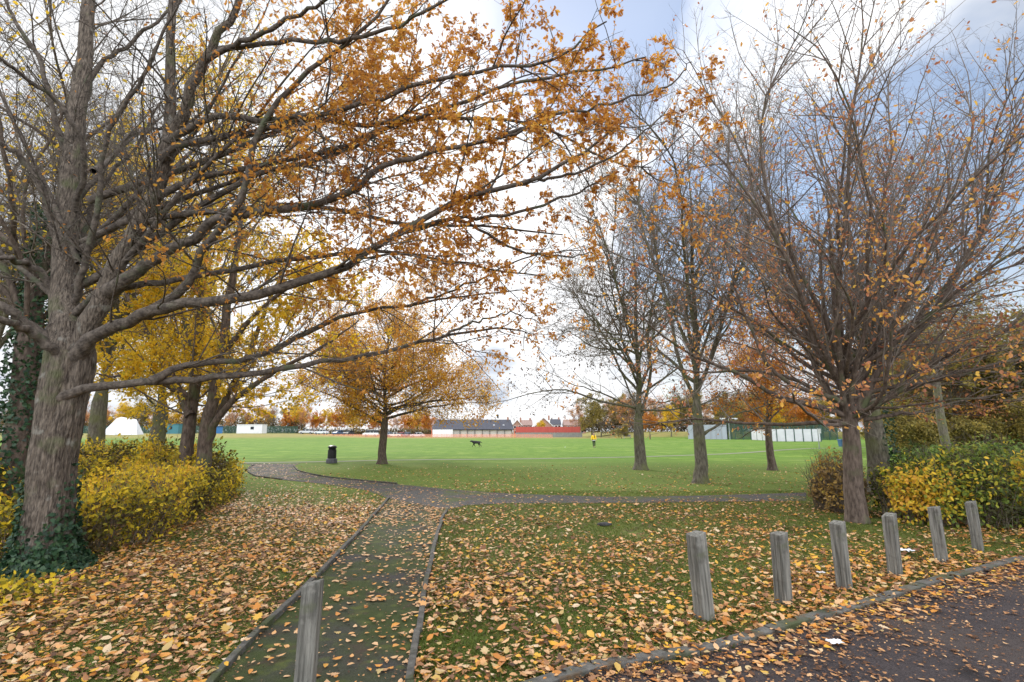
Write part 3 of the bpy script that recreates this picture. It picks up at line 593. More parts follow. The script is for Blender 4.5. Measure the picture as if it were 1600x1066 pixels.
    iv = leaves_obj('ivy', [leaf_arrays(pos, norm(g.normal(0, 1, (n, 3)) + np.array([0, 0, -.3])), norm(out_ + g.normal(0, .45, (n, 3))), g.uniform(.035, .08, n), T_LOBED, np.clip(g.normal(.45, .25, n), 0, 1))], L_IVY)
    tag(iv, 'dark green ivy climbing the foot of the large oak', 'ivy')
oak()

# ------------------------------------------------------------------ the other trees of the park
FINE = [lvl(3.5, .36, (.5, 2.4), 8, (42, 13), .11, .05, .008, .006, (.06, 1)), lvl(5.6, .48, (.25, 1.1), 5, (44, 12), .13, .04, .006, .0048), lvl(5.0, .5, (.14, .5), 4, (44, 12), .14, .03, .006, .0038)]
MID = [lvl(4.0, .40, (.6, 2.6), 7, (46, 13), .11, .04, .008, .007, (.08, 1)), lvl(5.5, .48, (.3, 1.2), 5, (46, 13), .13, .04, .007, .005), lvl(5.5, .5, (.2, .6), 3, (46, 13), .13, .03, .007, .0045)]

# beech in the right foreground: many limbs rising like a vase
b = gp(1340, 816); Yb = b[1]
gen_tree('beech_tree', 'vase shaped beech with russet and gold leaves rising behind the row of posts', 'tree', b, 11.5, .185, 1.75,
  [(10, 1.75, 3.0, 6, 30, 6.5, 9.2, .015), (12, 1.8, 3.4, 30, 60, 5.0, 7.4, .04), (22, 1.8, 3.2, 55, 86, 2.8, 5.4, .035)],
  [lvl(3.3, .40, (.4, 2.6), 8, (38, 13), .09, .055, .007, .0045, (.12, 1)), lvl(4.2, .48, (.2, 1.1), 5, (42, 13), .12, .04, .006, .003, (.08, 1)), lvl(5.2, .5, (.12, .45), 4, (42, 13), .14, .03, .006, .0024)],
  (44000, (.045, .10), lambda p: np.clip(1.3 - .17 * (p[:, 2] - 2.0), .14, 1) * np.clip(.5 + .8 * vn(p, 1.0), .06, 1), .45), (BARK_RED, TWIG_RED, L_BEECH), 31, lean=(.25, .1), leader=.6, flare=1.22,
  guided_limbs=[([(1335, 645), (1300, 622), (1250, 607), (1205, 575), (1180, 530), (1150, 460), (1130, 380)], Yb, Yb - .5, .06, .008),
                ([(1345, 650), (1400, 615), (1465, 563), (1567, 515), (1640, 460)], Yb, Yb - 1.6, .06, .01),
                ([(1350, 655), (1384, 650), (1431, 644), (1500, 627), (1600, 610)], Yb, Yb - .6, .045, .008),
                ([(1345, 640), (1431, 603), (1550, 572), (1660, 520)], Yb, Yb - 1.0, .05, .008),
                ([(1335, 640), (1290, 560), (1240, 490), (1220, 400), (1200, 260)], Yb, Yb + .6, .05, .008)])
b = gp(1376, 772)
gen_tree('beech_tree', 'stout grey trunked tree behind the beech, rising from the hedge', 'tree', b, 13, .30, 2.2,
  [(10, 2.2, 3.4, 8, 30, 6, 9, .03), (12, 2.2, 4.5, 30, 65, 4.5, 7, .05)], [MID[0], lvl(4.0, .48, (.3, 1.2), 5, (46, 13), .13, .04, .007, .005), lvl(3.0, .5, (.2, .6), 3)],
  (9000, (.06, .10), lambda p: np.clip(.45 + .7 * vn(p, .8), .05, 1) * np.clip(1 - .08 * (p[:, 2] - 2), .15, 1)), (BARK_GREY, TWIG_RED, L_BEECH), 32, leader=.7)
b = gp(1095, 755)
gen_tree('maple_tree', 'tall nearly bare tree with grey trunk forking low and one branch reaching right', 'tree', b, 17.0, .225, 2.1,
  [(7, 2.1, 4.6, 8, 30, 9.5, 13.0, .012), (18, 2.6, 10, 28, 66, 4.0, 7.0, .03)], FINE,
  (3600, (.06, .10), lambda p: np.clip(.4 + .8 * vn(p, .8), .04, 1)), (BARK_GREY, TWIG, L_BEECH), 33, lean=(.45, 0), leader=.72,
  guided_limbs=[([(1100, 678), (1125, 662), (1150, 648), (1175, 640), (1215, 628)], gp(1095, 755)[1], gp(1095, 755)[1] + .3, .05, .01),
                ([(1090, 650), (1066, 630), (1040, 628), (1010, 634)], gp(1095, 755)[1], gp(1095, 755)[1] - .2, .045, .01)])
b = gp(1001, 734)
gen_tree('lime_tree', 'mossy trunked tree with small dark clinging leaves, standing left of the taller bare tree', 'tree', b, 16, .27, 2.3,
  [(9, 2.3, 4.5, 12, 38, 8.5, 12, .012), (24, 2.4, 9, 40, 86, 5.0, 7.6, .014)], [lvl(3.2, .40, (.6, 2.6), 7, (46, 13), .11, .03, .008, .007, (.08, 1)), lvl(4.2, .48, (.3, 1.2), 5, (46, 13), .13, .02, .006, .0045)] + [lvl(3.8, .5, (.2, .6), 3, (46, 14), .12, .0, .007, .0045)],
  (27000, (.06, .115), lambda p: np.clip(.5 + .8 * vn(p, .6), .05, 1) * np.clip(1.3 - .09 * p[:, 2], .1, 1), .8), (BARK_GREY, TWIG, L_DARK), 34, lean=(.2, 0), leader=.72)
b = gp(1207, 735)
gen_tree('maple_tree', 'small slim trunked tree with orange leaves standing before the white boards', 'tree', b, 6.2, .17, 2.0,
  [(26, 1.9, 4.8, 35, 92, 2.4, 4.2, .04)], MID[:2] + [lvl(4.5, .5, (.2, .6), 3)],
  (26000, (.07, .12), lambda p: np.clip(.5 + .7 * vn(p, .8), .1, 1), .35, .08), (BARK_RED, TWIG, L_ORANGE), 35)
b = gp(597, 725)
gen_tree('maple_tree', 'round crowned orange and gold tree standing alone at the edge of the playing field', 'tree', b, 9.8, .23, 2.2,
  [(24, 2.1, 4.2, 60, 86, 4.4, 6.4, .03), (26, 3.2, 7.0, 40, 80, 3.6, 5.2, .035), (14, 5.0, 8.2, 10, 55, 1.8, 3.0, .04)], MID[:2] + [lvl(4.5, .5, (.2, .6), 3)],
  (90000, (.07, .125), lambda p: np.clip(.6 + .6 * vn(p, .9), .15, 1), .35, .10), (BARK_RED, TWIG, L_GOLD), 36, leader=.85)

# the many-stemmed yellow tree rising from the left hedge
def multistem():
    g = np.random.default_rng(41); Y = 14.0; root = empty('yellow_maple_tree', gp(303, 674.5 + 1.72 * 800 / Y), 'many stemmed tree with yellow leaves rising out of the left hedge', 'tree')
    st = [guided([(286, 775), (290, 720), (298, 650), (308, 560), (318, 430), (330, 300), (338, 180), (345, 80)], Y, Y + .4, .19, .02, collar=.2),
          guided([(318, 775), (318, 720), (326, 650), (345, 560), (362, 440), (380, 320), (400, 210)], Y - .2, Y - .5, .20, .02, collar=.2),
          guided([(318, 715), (335, 665), (372, 620), (430, 580), (500, 545), (560, 500)], Y - .2, Y - 1.0, .11, .015),
          guided([(320, 700), (345, 640), (385, 560), (430, 450), (470, 370)], Y - .2, Y + 1.5, .12, .015),
          guided([(298, 650), (270, 590), (230, 520), (190, 440), (160, 350)], Y, Y + .8, .10, .015),
          guided([(308, 560), (280, 470), (260, 380), (245, 280)], Y + .2, Y + 1.4, .09, .015),
          guided([(345, 560), (400, 490), (470, 440), (540, 420)], Y - .2, Y - 1.6, .08, .015),
          guided([(298, 620), (250, 600), (200, 590), (150, 585)], Y, Y - 1.4, .07, .015)]
    P0 = np.stack([a for a, _ in st]); R0 = np.stack([b_ for _, b_ in st])
    l0 = spawn(P0, R0, lvl(2.8, .34, (1.2, 3.4), 9, (56, 14), .09, .03, .009, .010), g)
    l0 = above(l0, 1.9); l1 = above(spawn(l0[0], l0[1], MID[1], g), 1.7); l2 = spawn(l1[0], l1[1], lvl(4.5, .5, (.2, .6), 3), g)
    p, d, nr, s, rn = pick_leaves([l1, l2], 125000, g, (.06, .115), .4, lambda p: np.clip(.55 + .75 * vn(p, .7), .06, 1) * np.clip(1.5 - .09 * p[:, 2], .25, 1))
    build_tree(root, [(P0, R0, 12)], [(*l0, 6), (*l1, 4), (*l2, 3)], [leaf_arrays(p, d, nr, s, T_SIMPLE, rn)], (BARK_RED, TWIG, L_YELLOW))
multistem()
b = at(243, 700, 24); b[2] = 0
gen_tree('yellow_maple_tree', 'golden leaved tree with a single grey trunk standing beyond the left hedge', 'tree', b, 11, .36, 2.6,
  [(12, 2.4, 4.5, 45, 82, 3.5, 5.5, .04), (12, 4, 8, 20, 60, 3, 4.5, .05)], MID[:2] + [lvl(4.5, .5, (.2, .6), 3)],
  (52000, (.08, .14), lambda p: np.clip(.6 + .7 * vn(p, .6), .1, 1), .35, .10), (BARK_GREY, TWIG, L_YELLOW), 42)
b = at(24, 700, 9.4); b[2] = 0
gen_tree('ivy_clad_tree', 'dark trunked tree wrapped in ivy at the left edge, behind the large oak', 'tree', b, 12, .26, 3.6,
  [(9, 3.2, 5, 15, 50, 5, 7, .03), (10, 3.5, 8, 30, 70, 3, 5, .05)], MID[:2] + [lvl(2.4, .5, (.2, .6), 3)],
  (1400, (.07, .11), None), (BARK_RED, TWIG, L_YELLOW), 43)
def ivy_column(b, r, h, n, label, seed):
    g = np.random.default_rng(seed); a = g.uniform(0, 6.28, n); hh = h * g.random(n); rr = r + .10 * g.random(n) ** 2 + .05 * np.sin(hh * 4 + a * 2)
    pos = np.stack([b[0] + rr * np.cos(a), b[1] + rr * np.sin(a), hh], 1); o = np.stack([np.cos(a), np.sin(a), np.full(n, .4)], 1)
    tag(leaves_obj('ivy', [leaf_arrays(pos, norm(g.normal(0, 1, (n, 3)) + np.array([0, 0, -.5])), norm(o + g.normal(0, .5, (n, 3))), g.uniform(.05, .10, n), T_LOBED, np.clip(g.normal(.5, .25, n), 0, 1))], L_IVY), label, 'ivy')
ivy_column(b, .26, 6.0, 4200, 'dark ivy wrapped up the trunk at the left edge of the view', 3)
b2 = gp(1388, 772); ivy_column((b2[0] + .05, b2[1], 0), .25, 2.6, 900, 'thin brown green ivy on the stout trunk behind the beech', 4)
for k_, (px, Y, sd_, lab) in enumerate([(-40, 15, 44, 'bare tree behind the ivy clad trunk at the left edge'), (150, 18, 45, 'thinly leaved tall tree seen through the limbs of the large oak')]):
    b = at(px, 700, Y); b[2] = 0
    gen_tree('bare_tree', lab, 'tree', b, 15, .28, 3, [(12, 3, 6, 10, 40, 6, 9, .03), (14, 4, 10, 35, 70, 3.5, 5.5, .05)], MID, (5000, (.09, .14), lambda p: np.clip(.3 + .8 * vn(p, .6), .03, 1)), (BARK_GREY, TWIG, L_YELLOW), sd_)
b = at(1478, 700, 25); b[2] = 0
gen_tree('bare_tree', 'pale straight trunk standing in front of the wood on the far right', 'tree', b, 11, .2, 4, [(10, 3.6, 7, 15, 50, 4, 6, .03)], MID, (2500, (.1, .15), None), (BARK_GREY, TWIG, L_OLIVE), 46)

# ------------------------------------------------------------------ hedges
def hedge(name, label, line, width, height, n, size, mat, seed, twn=600, tmpl=T_SIMPLE, thin=0, group=None):
    g = np.random.default_rng(seed); line = smooth_line(line, 40); L_ = np.concatenate([[0], np.cumsum(np.linalg.norm(np.diff(line, axis=0), axis=1))])
    c0 = line.mean(0); root = empty(name, (c0[0], c0[1], 0), label, 'hedge', 0, group); o = np.array([c0[0], c0[1], 0])
    def pts(n, lo):
        s = g.random(n) * L_[-1]; c = np.stack([np.interp(s, L_, line[:, k]) for k in (0, 1)], 1); dd = norm(np.gradient(line, axis=0)); tn = np.stack([np.interp(s, L_, dd[:, k]) for k in (0, 1)], 1); nr = np.stack([-tn[:, 1], tn[:, 0]], 1)
        a = g.uniform(0, np.pi, n); ca, sa = np.sign(np.cos(a)) * np.abs(np.cos(a)) ** .6, np.abs(np.sin(a)) ** .6
        f = g.uniform(lo, 1, n) ** .6; endf = np.clip(np.minimum(s, L_[-1] - s) / (width * .6), .0, 1) ** .5
        P_ = np.c_[c + nr * (ca * f * width / 2 * (.5 + .5 * endf))[:, None], sa * f * height * (.72 + .28 * endf)]
        bump = .24 * vn(P_, 1.5) + .14 * vn(P_ + 5, 4.5); P_[:, 2] *= 1 + bump; P_[:, :2] += (nr * ca[:, None]) * (bump * .8)[:, None]
        return P_, np.c_[nr * ca[:, None], sa + .2]
    P_, out_ = pts(n, .35)
    if thin:
        ok = g.random(n) > thin * np.clip(.6 + .6 * vn(P_ + 3, 1.5), 0, 1); P_, out_ = P_[ok], out_[ok]
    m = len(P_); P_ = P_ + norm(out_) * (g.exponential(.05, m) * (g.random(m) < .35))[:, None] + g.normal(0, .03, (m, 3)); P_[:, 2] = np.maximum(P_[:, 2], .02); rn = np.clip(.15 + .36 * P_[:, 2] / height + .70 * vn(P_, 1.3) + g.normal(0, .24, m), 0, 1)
    leaves_obj('foliage', [leaf_arrays(P_ - o, norm(g.normal(0, 1, (m, 3))), norm(out_ + g.normal(0, .5, (m, 3)) + np.array([0, 0, .3])), g.uniform(*size, m), tmpl, rn)], mat, root)
    Q, out2 = pts(twn, .75); st = Q.copy(); st[:, 2] = 0; st[:, :2] = st[:, :2] * .6 + (Q[:, :2] - out2[:, :2] * width * .3) * .4
    d = norm(Q - st + np.array([0, 0, .4])); tp = poly(st, d, np.linalg.norm(Q - st, axis=1) * 1.1, 7, .10, (0, 0, .03), g); tr = np.full((twn, 1), .007) * np.linspace(1, .35, 7)[None]
    t2 = spawn(tp, tr, lvl(4, .4, (.1, .45), 4, (45, 14), .12, .03, .01, .0025), g)
    V, Fs = tubes([(tp, tr, 4), (*t2, 3)]); put('stems', arr_mesh('stems', V - o, Fs, True), TWIG, root)
def g2(px, py): return gp(px, py)[:2]
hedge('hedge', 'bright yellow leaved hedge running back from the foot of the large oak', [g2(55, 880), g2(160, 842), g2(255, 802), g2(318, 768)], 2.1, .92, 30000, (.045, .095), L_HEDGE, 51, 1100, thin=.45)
def yp(px, Y): return np.array([(px - CX) / F * Y, Y])
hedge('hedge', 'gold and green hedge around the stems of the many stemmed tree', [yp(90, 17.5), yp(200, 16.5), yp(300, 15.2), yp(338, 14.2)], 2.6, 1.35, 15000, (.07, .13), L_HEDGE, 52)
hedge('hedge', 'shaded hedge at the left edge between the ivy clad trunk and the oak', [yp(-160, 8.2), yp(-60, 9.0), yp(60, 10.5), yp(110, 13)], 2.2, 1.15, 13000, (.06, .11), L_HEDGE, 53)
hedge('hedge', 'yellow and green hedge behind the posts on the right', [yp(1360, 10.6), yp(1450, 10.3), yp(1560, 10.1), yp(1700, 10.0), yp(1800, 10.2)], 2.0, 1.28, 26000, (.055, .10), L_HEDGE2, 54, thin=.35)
hedge('hedge', 'green topped hedge stretching behind the yellow hedge on the far right', [yp(1400, 13.2), yp(1500, 13.0), yp(1640, 12.6), yp(1800, 12.6)], 3.2, 1.46, 15000, (.06, .11), L_GREENH, 55)
hedge('bush', 'sparse brown twiggy bush at the left end of the right hand hedge', [yp(1262, 12.2), yp(1285, 11.9), yp(1318, 11.4)], 1.1, 1.12, 2600, (.05, .10), L_BROWNB, 56, 420, thin=.5)
g_ = np.random.default_rng(77); n = 420; P_ = g_.normal(0, .5, (n, 2)); c_ = gp(0, 940)[:2]; P_ = c_ + P_ * np.array([.6, .45])
tag(leaves_obj('low_plant', [leaf_arrays(np.c_[P_, .02 + .22 * g_.random(n) ** 2], norm(g_.normal(0, 1, (n, 3)) + np.array([0, 0, .3])), norm(g_.normal(0, .5, (n, 3)) + np.array([0, 0, 1])), g_.uniform(.04, .09, n), T_LOBED, np.clip(g_.normal(.45, .25, n), 0, 1))], L_HEDGE), 'low yellow green ground cover in the leaves at the lower left edge', 'ground cover', kind='stuff')

# ------------------------------------------------------------------ small things on the ground
PLAST = M('black_plastic', (.012, .012, .014), .4, (.02, .02, .022), 10); GREYM = M('galvanised_grey', (.28, .29, .31), .5, (.36, .37, .39), 12, metal=.3)
b = gp(518, 724)
bn = BIN = empty('litter_bin', b, 'black round litter bin with a grey foot standing on the grass beside the path bend', 'bin')
MB().lathe([(.36, 0), (.38, .05), (.37, .30), (.30, .36)], 20).build('base', M('bin_base', (.12, .12, .14), .6), bn, smooth=False)
MB().lathe([(.285, .36), (.30, .40), (.29, .98), (.27, 1.0)], 20).build('body', PLAST, bn)
MB().lathe([(.25, 1.0), (.25, 1.12)], 14).build('opening', M('bin_opening', (.006, .006, .007), .7), bn)
MB().lathe([(.30, 1.12), (.315, 1.16), (.26, 1.26), (.12, 1.31), (.02, 1.32)], 20).build('lid', PLAST, bn)
BIN.scale = (.78, .78, .74)
b = gp(945, 822)
def lump(name, b, sx, sy, sz, mat, label, cat, seed):
    import bmesh
    bm = bmesh.new(); bmesh.ops.create_icosphere(bm, subdivisions=3, radius=1); gg = np.random.default_rng(seed); ph = gg.uniform(0, 6, 9); kk = gg.normal(0, 2.2, (9, 3))
    for v in bm.verts:
        c = np.array(v.co); s = 1 + .12 * sum(math.sin(float(c @ kk[i_]) + ph[i_]) for i_ in range(9)) / 2
        v.co = Vector((c[0] * s * sx, c[1] * s * sy, max(-.3, c[2] * s) * sz))
    me = bpy.data.meshes.new(name); bm.to_mesh(me); bm.free(); tag(put(name, me, mat, None, tuple(b)), label, cat)
lump('stone', (b[0], b[1], .03), .13, .10, .05, M('dark_stone', (.03, .03, .032), .9, (.06, .06, .06), 14, bump=.5), 'flat dark stone lying on the leafy lawn right of the path', 'stone', 1)
PAPER = M('white_paper', (.72, .73, .76), .8, (.60, .61, .65), 14, bump=.4)
def paper(px, py, s, label, seed):
    g = np.random.default_rng(seed); b = gp(px, py); n = 7; u = np.linspace(-1, 1, n); X, Y_ = np.meshgrid(u, u); Z = .5 * g.random((n, n)) + .25; Z[1:-1, 1:-1] += .2 * g.random((n - 2, n - 2))
    V = np.stack([X * (1 + .15 * g.normal(0, 1, X.shape)) * .5, Y_ * (1 + .15 * g.normal(0, 1, X.shape)) * .35, Z * .32], -1).reshape(-1, 3) * s; k = (np.arange(n - 1)[:, None] * n + np.arange(n - 1)[None]).ravel()
    o = put('paper_scrap', arr_mesh('paper_scrap', V, [np.stack([k, k + 1, k + n + 1, k + n], 1)]), PAPER, None, (b[0], b[1], .03)); o.modifiers.new('thickness', 'SOLIDIFY').thickness = .002
    tag(o, label, 'litter')
paper(1418, 866, .17, 'white scrap of paper between two posts near the beech', 1); paper(1307, 1012, .11, 'crumpled white paper lying in leaves at the road edge', 2)
paper(883, 699.5, .16, 'tiny white scrap far out on the green playing field', 3); paper(1283, 900, .08, 'small pale paper bit in the leaves behind the third post', 4)

# ------------------------------------------------------------------ the dog and the person
def skin(name, nodes, edges, mat, parent=None, root=0, sub=2):
    me = bpy.data.meshes.new(name); me.from_pydata([n_[0] for n_ in nodes], edges, []); me.update()
    o = put(name, me, mat, parent); mo = o.modifiers.new('skin', 'SKIN'); mo.use_smooth_shade = True
    for i_, n_ in enumerate(nodes):
        sv = me.skin_vertices[0].data[i_]; r_ = n_[1]; sv.radius = (r_, r_) if not isinstance(r_, tuple) else r_; sv.use_root = (i_ == root)
    sb = o.modifiers.new('sub', 'SUBSURF'); sb.levels = sb.render_levels = sub
    return o
def dog():
    b = gp(744.5, 699); root = empty('dog', b, 'black dog trotting to the left across the green playing field', 'dog', 0); k = 1.0
    nd = [((.30, 0, .56), .16), ((.08, 0, .55), .155), ((-.18, 0, .54), .19), ((-.34, 0, .57), .17), ((-.46, 0, .64), .12), ((-.56, 0, .68), .105), ((-.66, 0, .665), .075), ((-.76, 0, .645), .05),
          ((-.30, .08, .42), .07), ((-.36, .08, .27), .045), ((-.44, .08, .13), .03), ((-.50, .08, .03), .03),
          ((-.28, -.08, .42), .07), ((-.24, -.08, .26), .045), ((-.16, -.08, .14), .03), ((-.13, -.08, .04), .03),
          ((.28, .08, .42), .09), ((.20, .08, .29), .055), ((.33, .08, .18), .032), ((.29, .08, .03), .03),
          ((.32, -.08, .42), .09), ((.36, -.08, .30), .055), ((.52, -.08, .19), .032), ((.53, -.08, .05), .03),
          ((.42, 0, .59), .06), ((.52, 0, .55), .035), ((.60, 0, .48), .03), ((.65, 0, .45), .02)]
    ed = [(0, 1), (1, 2), (2, 3), (3, 4), (4, 5), (5, 6), (6, 7), (2, 8), (8, 9), (9, 10), (10, 11), (2, 12), (12, 13), (13, 14), (14, 15), (0, 16), (16, 17), (17, 18), (18, 19), (0, 20), (20, 21), (21, 22), (22, 23), (0, 24), (24, 25), (25, 26), (26, 27)]
    fur = M('black_fur', (.008, .008, .009), .55, (.02, .019, .018), 9)
    skin('body', nd, ed, fur, root, 2)
    for s in (-1, 1): MB().add([(-.54, s * .06, .75), (-.50, s * .085, .73), (-.58, s * .10, .62), (-.535, s * .11, .61), (-.56, s * .085, .66)], [(0, 1, 3, 2), (0, 2, 4), (0, 1, 4), (1, 3, 4), (3, 2, 4)]).build('ear', fur, root)
dog()
def person():
    b = gp(928, 699.6); root = empty('person', b, 'person in a yellow jacket and dark trousers walking on the playing field', 'person', R(10)); s = 1.58 / 1.70
    root.scale = (s, s, s); SK = M('skin', (.50, .30, .22), .6); YJ = M('yellow_jacket', (.88, .56, .02), .7, (.80, .50, .02), 6); DT = M('dark_trousers', (.018, .02, .026), .85); HR = M('brown_hair', (.06, .025, .015), .6); WH = M('white_hem', (.7, .7, .68), .8)
    nd = [((0, 0, .95), (.13, .10)), ((0, 0, 1.15), (.13, .09)), ((0, 0, 1.36), (.15, .10)), ((0, 0, 1.46), (.055, .055)), ((0, -.01, 1.53), (.065, .08)), ((0, -.015, 1.61), (.075, .095)), ((0, 0, 1.67), (.055, .065)),
          ((.17, 0, 1.38), .055), ((.24, .0, 1.13), .042), ((.25, -.08, .90), .032), ((.25, -.10, .84), .03), ((-.17, 0, 1.38), .055), ((-.25, .02, 1.13), .042), ((-.27, -.04, .90), .032), ((-.27, -.06, .84), .03),
          ((.09, 0, .90), .085), ((.11, -.06, .50), .058), ((.15, .12, .12), .04), ((.15, .04, .05), .035), ((-.09, 0, .90), .085), ((-.09, -.06, .48), .058), ((-.08, -.10, .08), .04), ((-.08, -.20, .035), .035)]
    ed = [(0, 1), (1, 2), (2, 3), (3, 4), (4, 5), (5, 6), (2, 7), (7, 8), (8, 9), (9, 10), (2, 11), (11, 12), (12, 13), (13, 14), (0, 15), (15, 16), (16, 17), (17, 18), (0, 19), (19, 20), (20, 21), (21, 22)]
    for hx, (px_, py_, pz_) in ((10, nd[10][0]), (14, nd[14][0])):
        sg = 1 if hx == 10 else -1
        for j, (ox, ln) in enumerate(((-.024, .07), (-.008, .08), (.008, .076), (.024, .06))):
            k0 = len(nd); nd.append(((px_ + ox * .3, py_ + ox, pz_ - .05), .009)); nd.append(((px_ - sg * .012, py_ + ox, pz_ - .05 - ln), .007)); ed += [(hx, k0), (k0, k0 + 1)]
        k0 = len(nd); nd.append(((px_ - sg * .01, py_ - .045, pz_ - .03), .009)); ed.append((hx, k0))
    body = skin('body', nd, ed, SK, root, 0, 1)
    skin('jacket', [((0, 0, .90), (.185, .135)), ((0, 0, 1.12), (.165, .125)), ((0, 0, 1.36), (.185, .135)), ((0, 0, 1.45), (.09, .085)), ((.19, 0, 1.37), .08), ((.26, 0, 1.13), .068), ((.265, -.08, .90), .055), ((-.19, 0, 1.37), .08), ((-.27, .02, 1.13), .068), ((-.285, -.04, .90), .055)],
         [(0, 1), (1, 2), (2, 3), (2, 4), (4, 5), (5, 6), (2, 7), (7, 8), (8, 9)], YJ, root, 1, 2)
    skin('trousers', [((0, 0, .92), (.14, .11)), ((.09, 0, .86), .10), ((.11, -.06, .50), .072), ((.15, .11, .14), .055), ((-.09, 0, .86), .10), ((-.09, -.06, .48), .072), ((-.08, -.10, .10), .055)], [(0, 1), (1, 2), (2, 3), (0, 4), (4, 5), (5, 6)], DT, root, 0, 2)
    MB().lathe([(.20, .80), (.205, .84), (.20, .875)], 16).build('white_hem', WH, root, smooth=True)
    skin('hair', [((0, .03, 1.70), (.085, .085)), ((0, .06, 1.60), (.10, .075)), ((.06, -.07, 1.48), .045), ((.05, -.135, 1.25), .04), ((.04, -.14, 1.10), .03)], [(0, 1), (1, 2), (2, 3), (3, 4)], HR, root, 0, 2)
    for sx, p_ in ((1, (.15, .02, .035)), (-1, (-.08, -.16, .035))): skin('shoe', [((p_[0], p_[1] + .10, .045), .045), ((p_[0], p_[1], .04), .042), ((p_[0], p_[1] - .09, .03), .03)], [(0, 1), (1, 2)], PLAST, root, 0, 2)
person()

# ------------------------------------------------------------------ pavilion, houses, barriers and cars beyond the field
SLATE = M('slate_roof', (.050, .052, .066), .75, (.085, .087, .105), 3, 6, (1, 1, 3)); WALLW = M('cream_render', (.50, .48, .44), .9, (.42, .40, .37), 1.2)
BRICK = M('red_brick', (.30, .17, .13), .9, (.38, .23, .18), 3); TILE = M('brown_tile_roof', (.24, .16, .14), .85, (.32, .22, .19), 2); WHITE = M('white_paint', (.72, .73, .74), .6, (.64, .65, .67), .6)
GLASS = M('window_glass', (.03, .035, .04), .12); DARK = M('dark_trim', (.02, .02, .025), .7); REDF = M('red_fence_paint', (.46, .09, .07), .7, (.36, .07, .055), 1.5, stretch=(6, 6, .3))
GREYW = M('grey_blockwork', (.26, .26, .24), .9, (.20, .20, .19), 2)
def box_on(px0, px1, Y): return (px0 - CX) / F * Y, (px1 - CX) / F * Y
def pavilion():
    Y = 165; x0, x1 = box_on(676, 803, Y); root = empty('pavilion', ((x0 + x1) / 2, Y, 0), 'long low pavilion with dark slate roof and pale panelled wall beyond the field', 'building'); hw = (x1 - x0) / 2
    MB().box(-hw + .5, hw - .5, 0, 8, 0, 2.45).build('wall', WALLW, root)
    MB().add([(-hw, -.6, 2.4), (hw, -.6, 2.4), (hw - 1.1, 4, 5.6), (-hw + 1.1, 4, 5.6), (-hw, 8.6, 2.4), (hw, 8.6, 2.4)], [(0, 1, 2, 3), (3, 2, 5, 4), (0, 3, 4), (1, 5, 2), (0, 4, 5, 1)]).build('roof', SLATE, root)
    MB().box(-hw, hw, -.72, -.6, 2.25, 2.42).build('gutter', DARK, root)
    for j in range(9):
        x = -hw + 6.8 + j * (2 * hw - 7.4) / 8; MB().box(x - .07, x + .07, -.5, -.36, 0, 2.3).build('pillar', DARK, root)
    for j in range(8):
        x = -hw + 6.8 + (j + .5) * (2 * hw - 7.4) / 8; MB().box(x - .95, x + .95, -.06, 0, .15, 2.1).build('shutter', M('shutter_%d' % j, (.56, .53, .48) if j % 2 else (.50, .48, .45), .7), root)
    cx = (778 - CX) / F * (Y + 4) - (x0 + x1) / 2
    cu = MB().box(cx - .35, cx + .35, 3.6, 4.4, 5.4, 6.1).build('cupola', WHITE, root); MB().lathe([(.32, 6.1), (.30, 6.9), (.42, 7.0), (.05, 7.35)], 10, (cx, 4)).build('vent', DARK, cu)
    cx = (793.5 - CX) / F * (Y + 4) - (x0 + x1) / 2; MB().box(cx - .3, cx + .3, 3.7, 4.3, 5.2, 6.4).build('chimney', BRICK, root)
    for px in (733, 743.5, 772, 787):
        cx = (px - CX) / F * Y - (x0 + x1) / 2; MB().add([(cx - .3, .98, 3.58), (cx + .3, .98, 3.58), (cx + .3, 1.6, 4.0), (cx - .3, 1.6, 4.0)], [(0, 1, 2, 3)]).build('skylight', GREYM, root)
pavilion()
x0, x1 = box_on(678, 709, 160); bd = empty('white_hoarding', ((x0 + x1) / 2, 160, 0), 'plain white hoarding standing before the left end of the pavilion', 'hoarding')
MB().box(x0 - (x0 + x1) / 2, (x1 - x0) / 2, -.05, .05, .1, 2.35).build('panel', WHITE, bd)
for k_ in range(5): MB().box(x0 - (x0 + x1) / 2 + .1 + k_ * (x1 - x0 - .3) / 4, x0 - (x0 + x1) / 2 + .2 + k_ * (x1 - x0 - .3) / 4, .05, .15, 0, 2.3).build('prop', GREYM, bd)
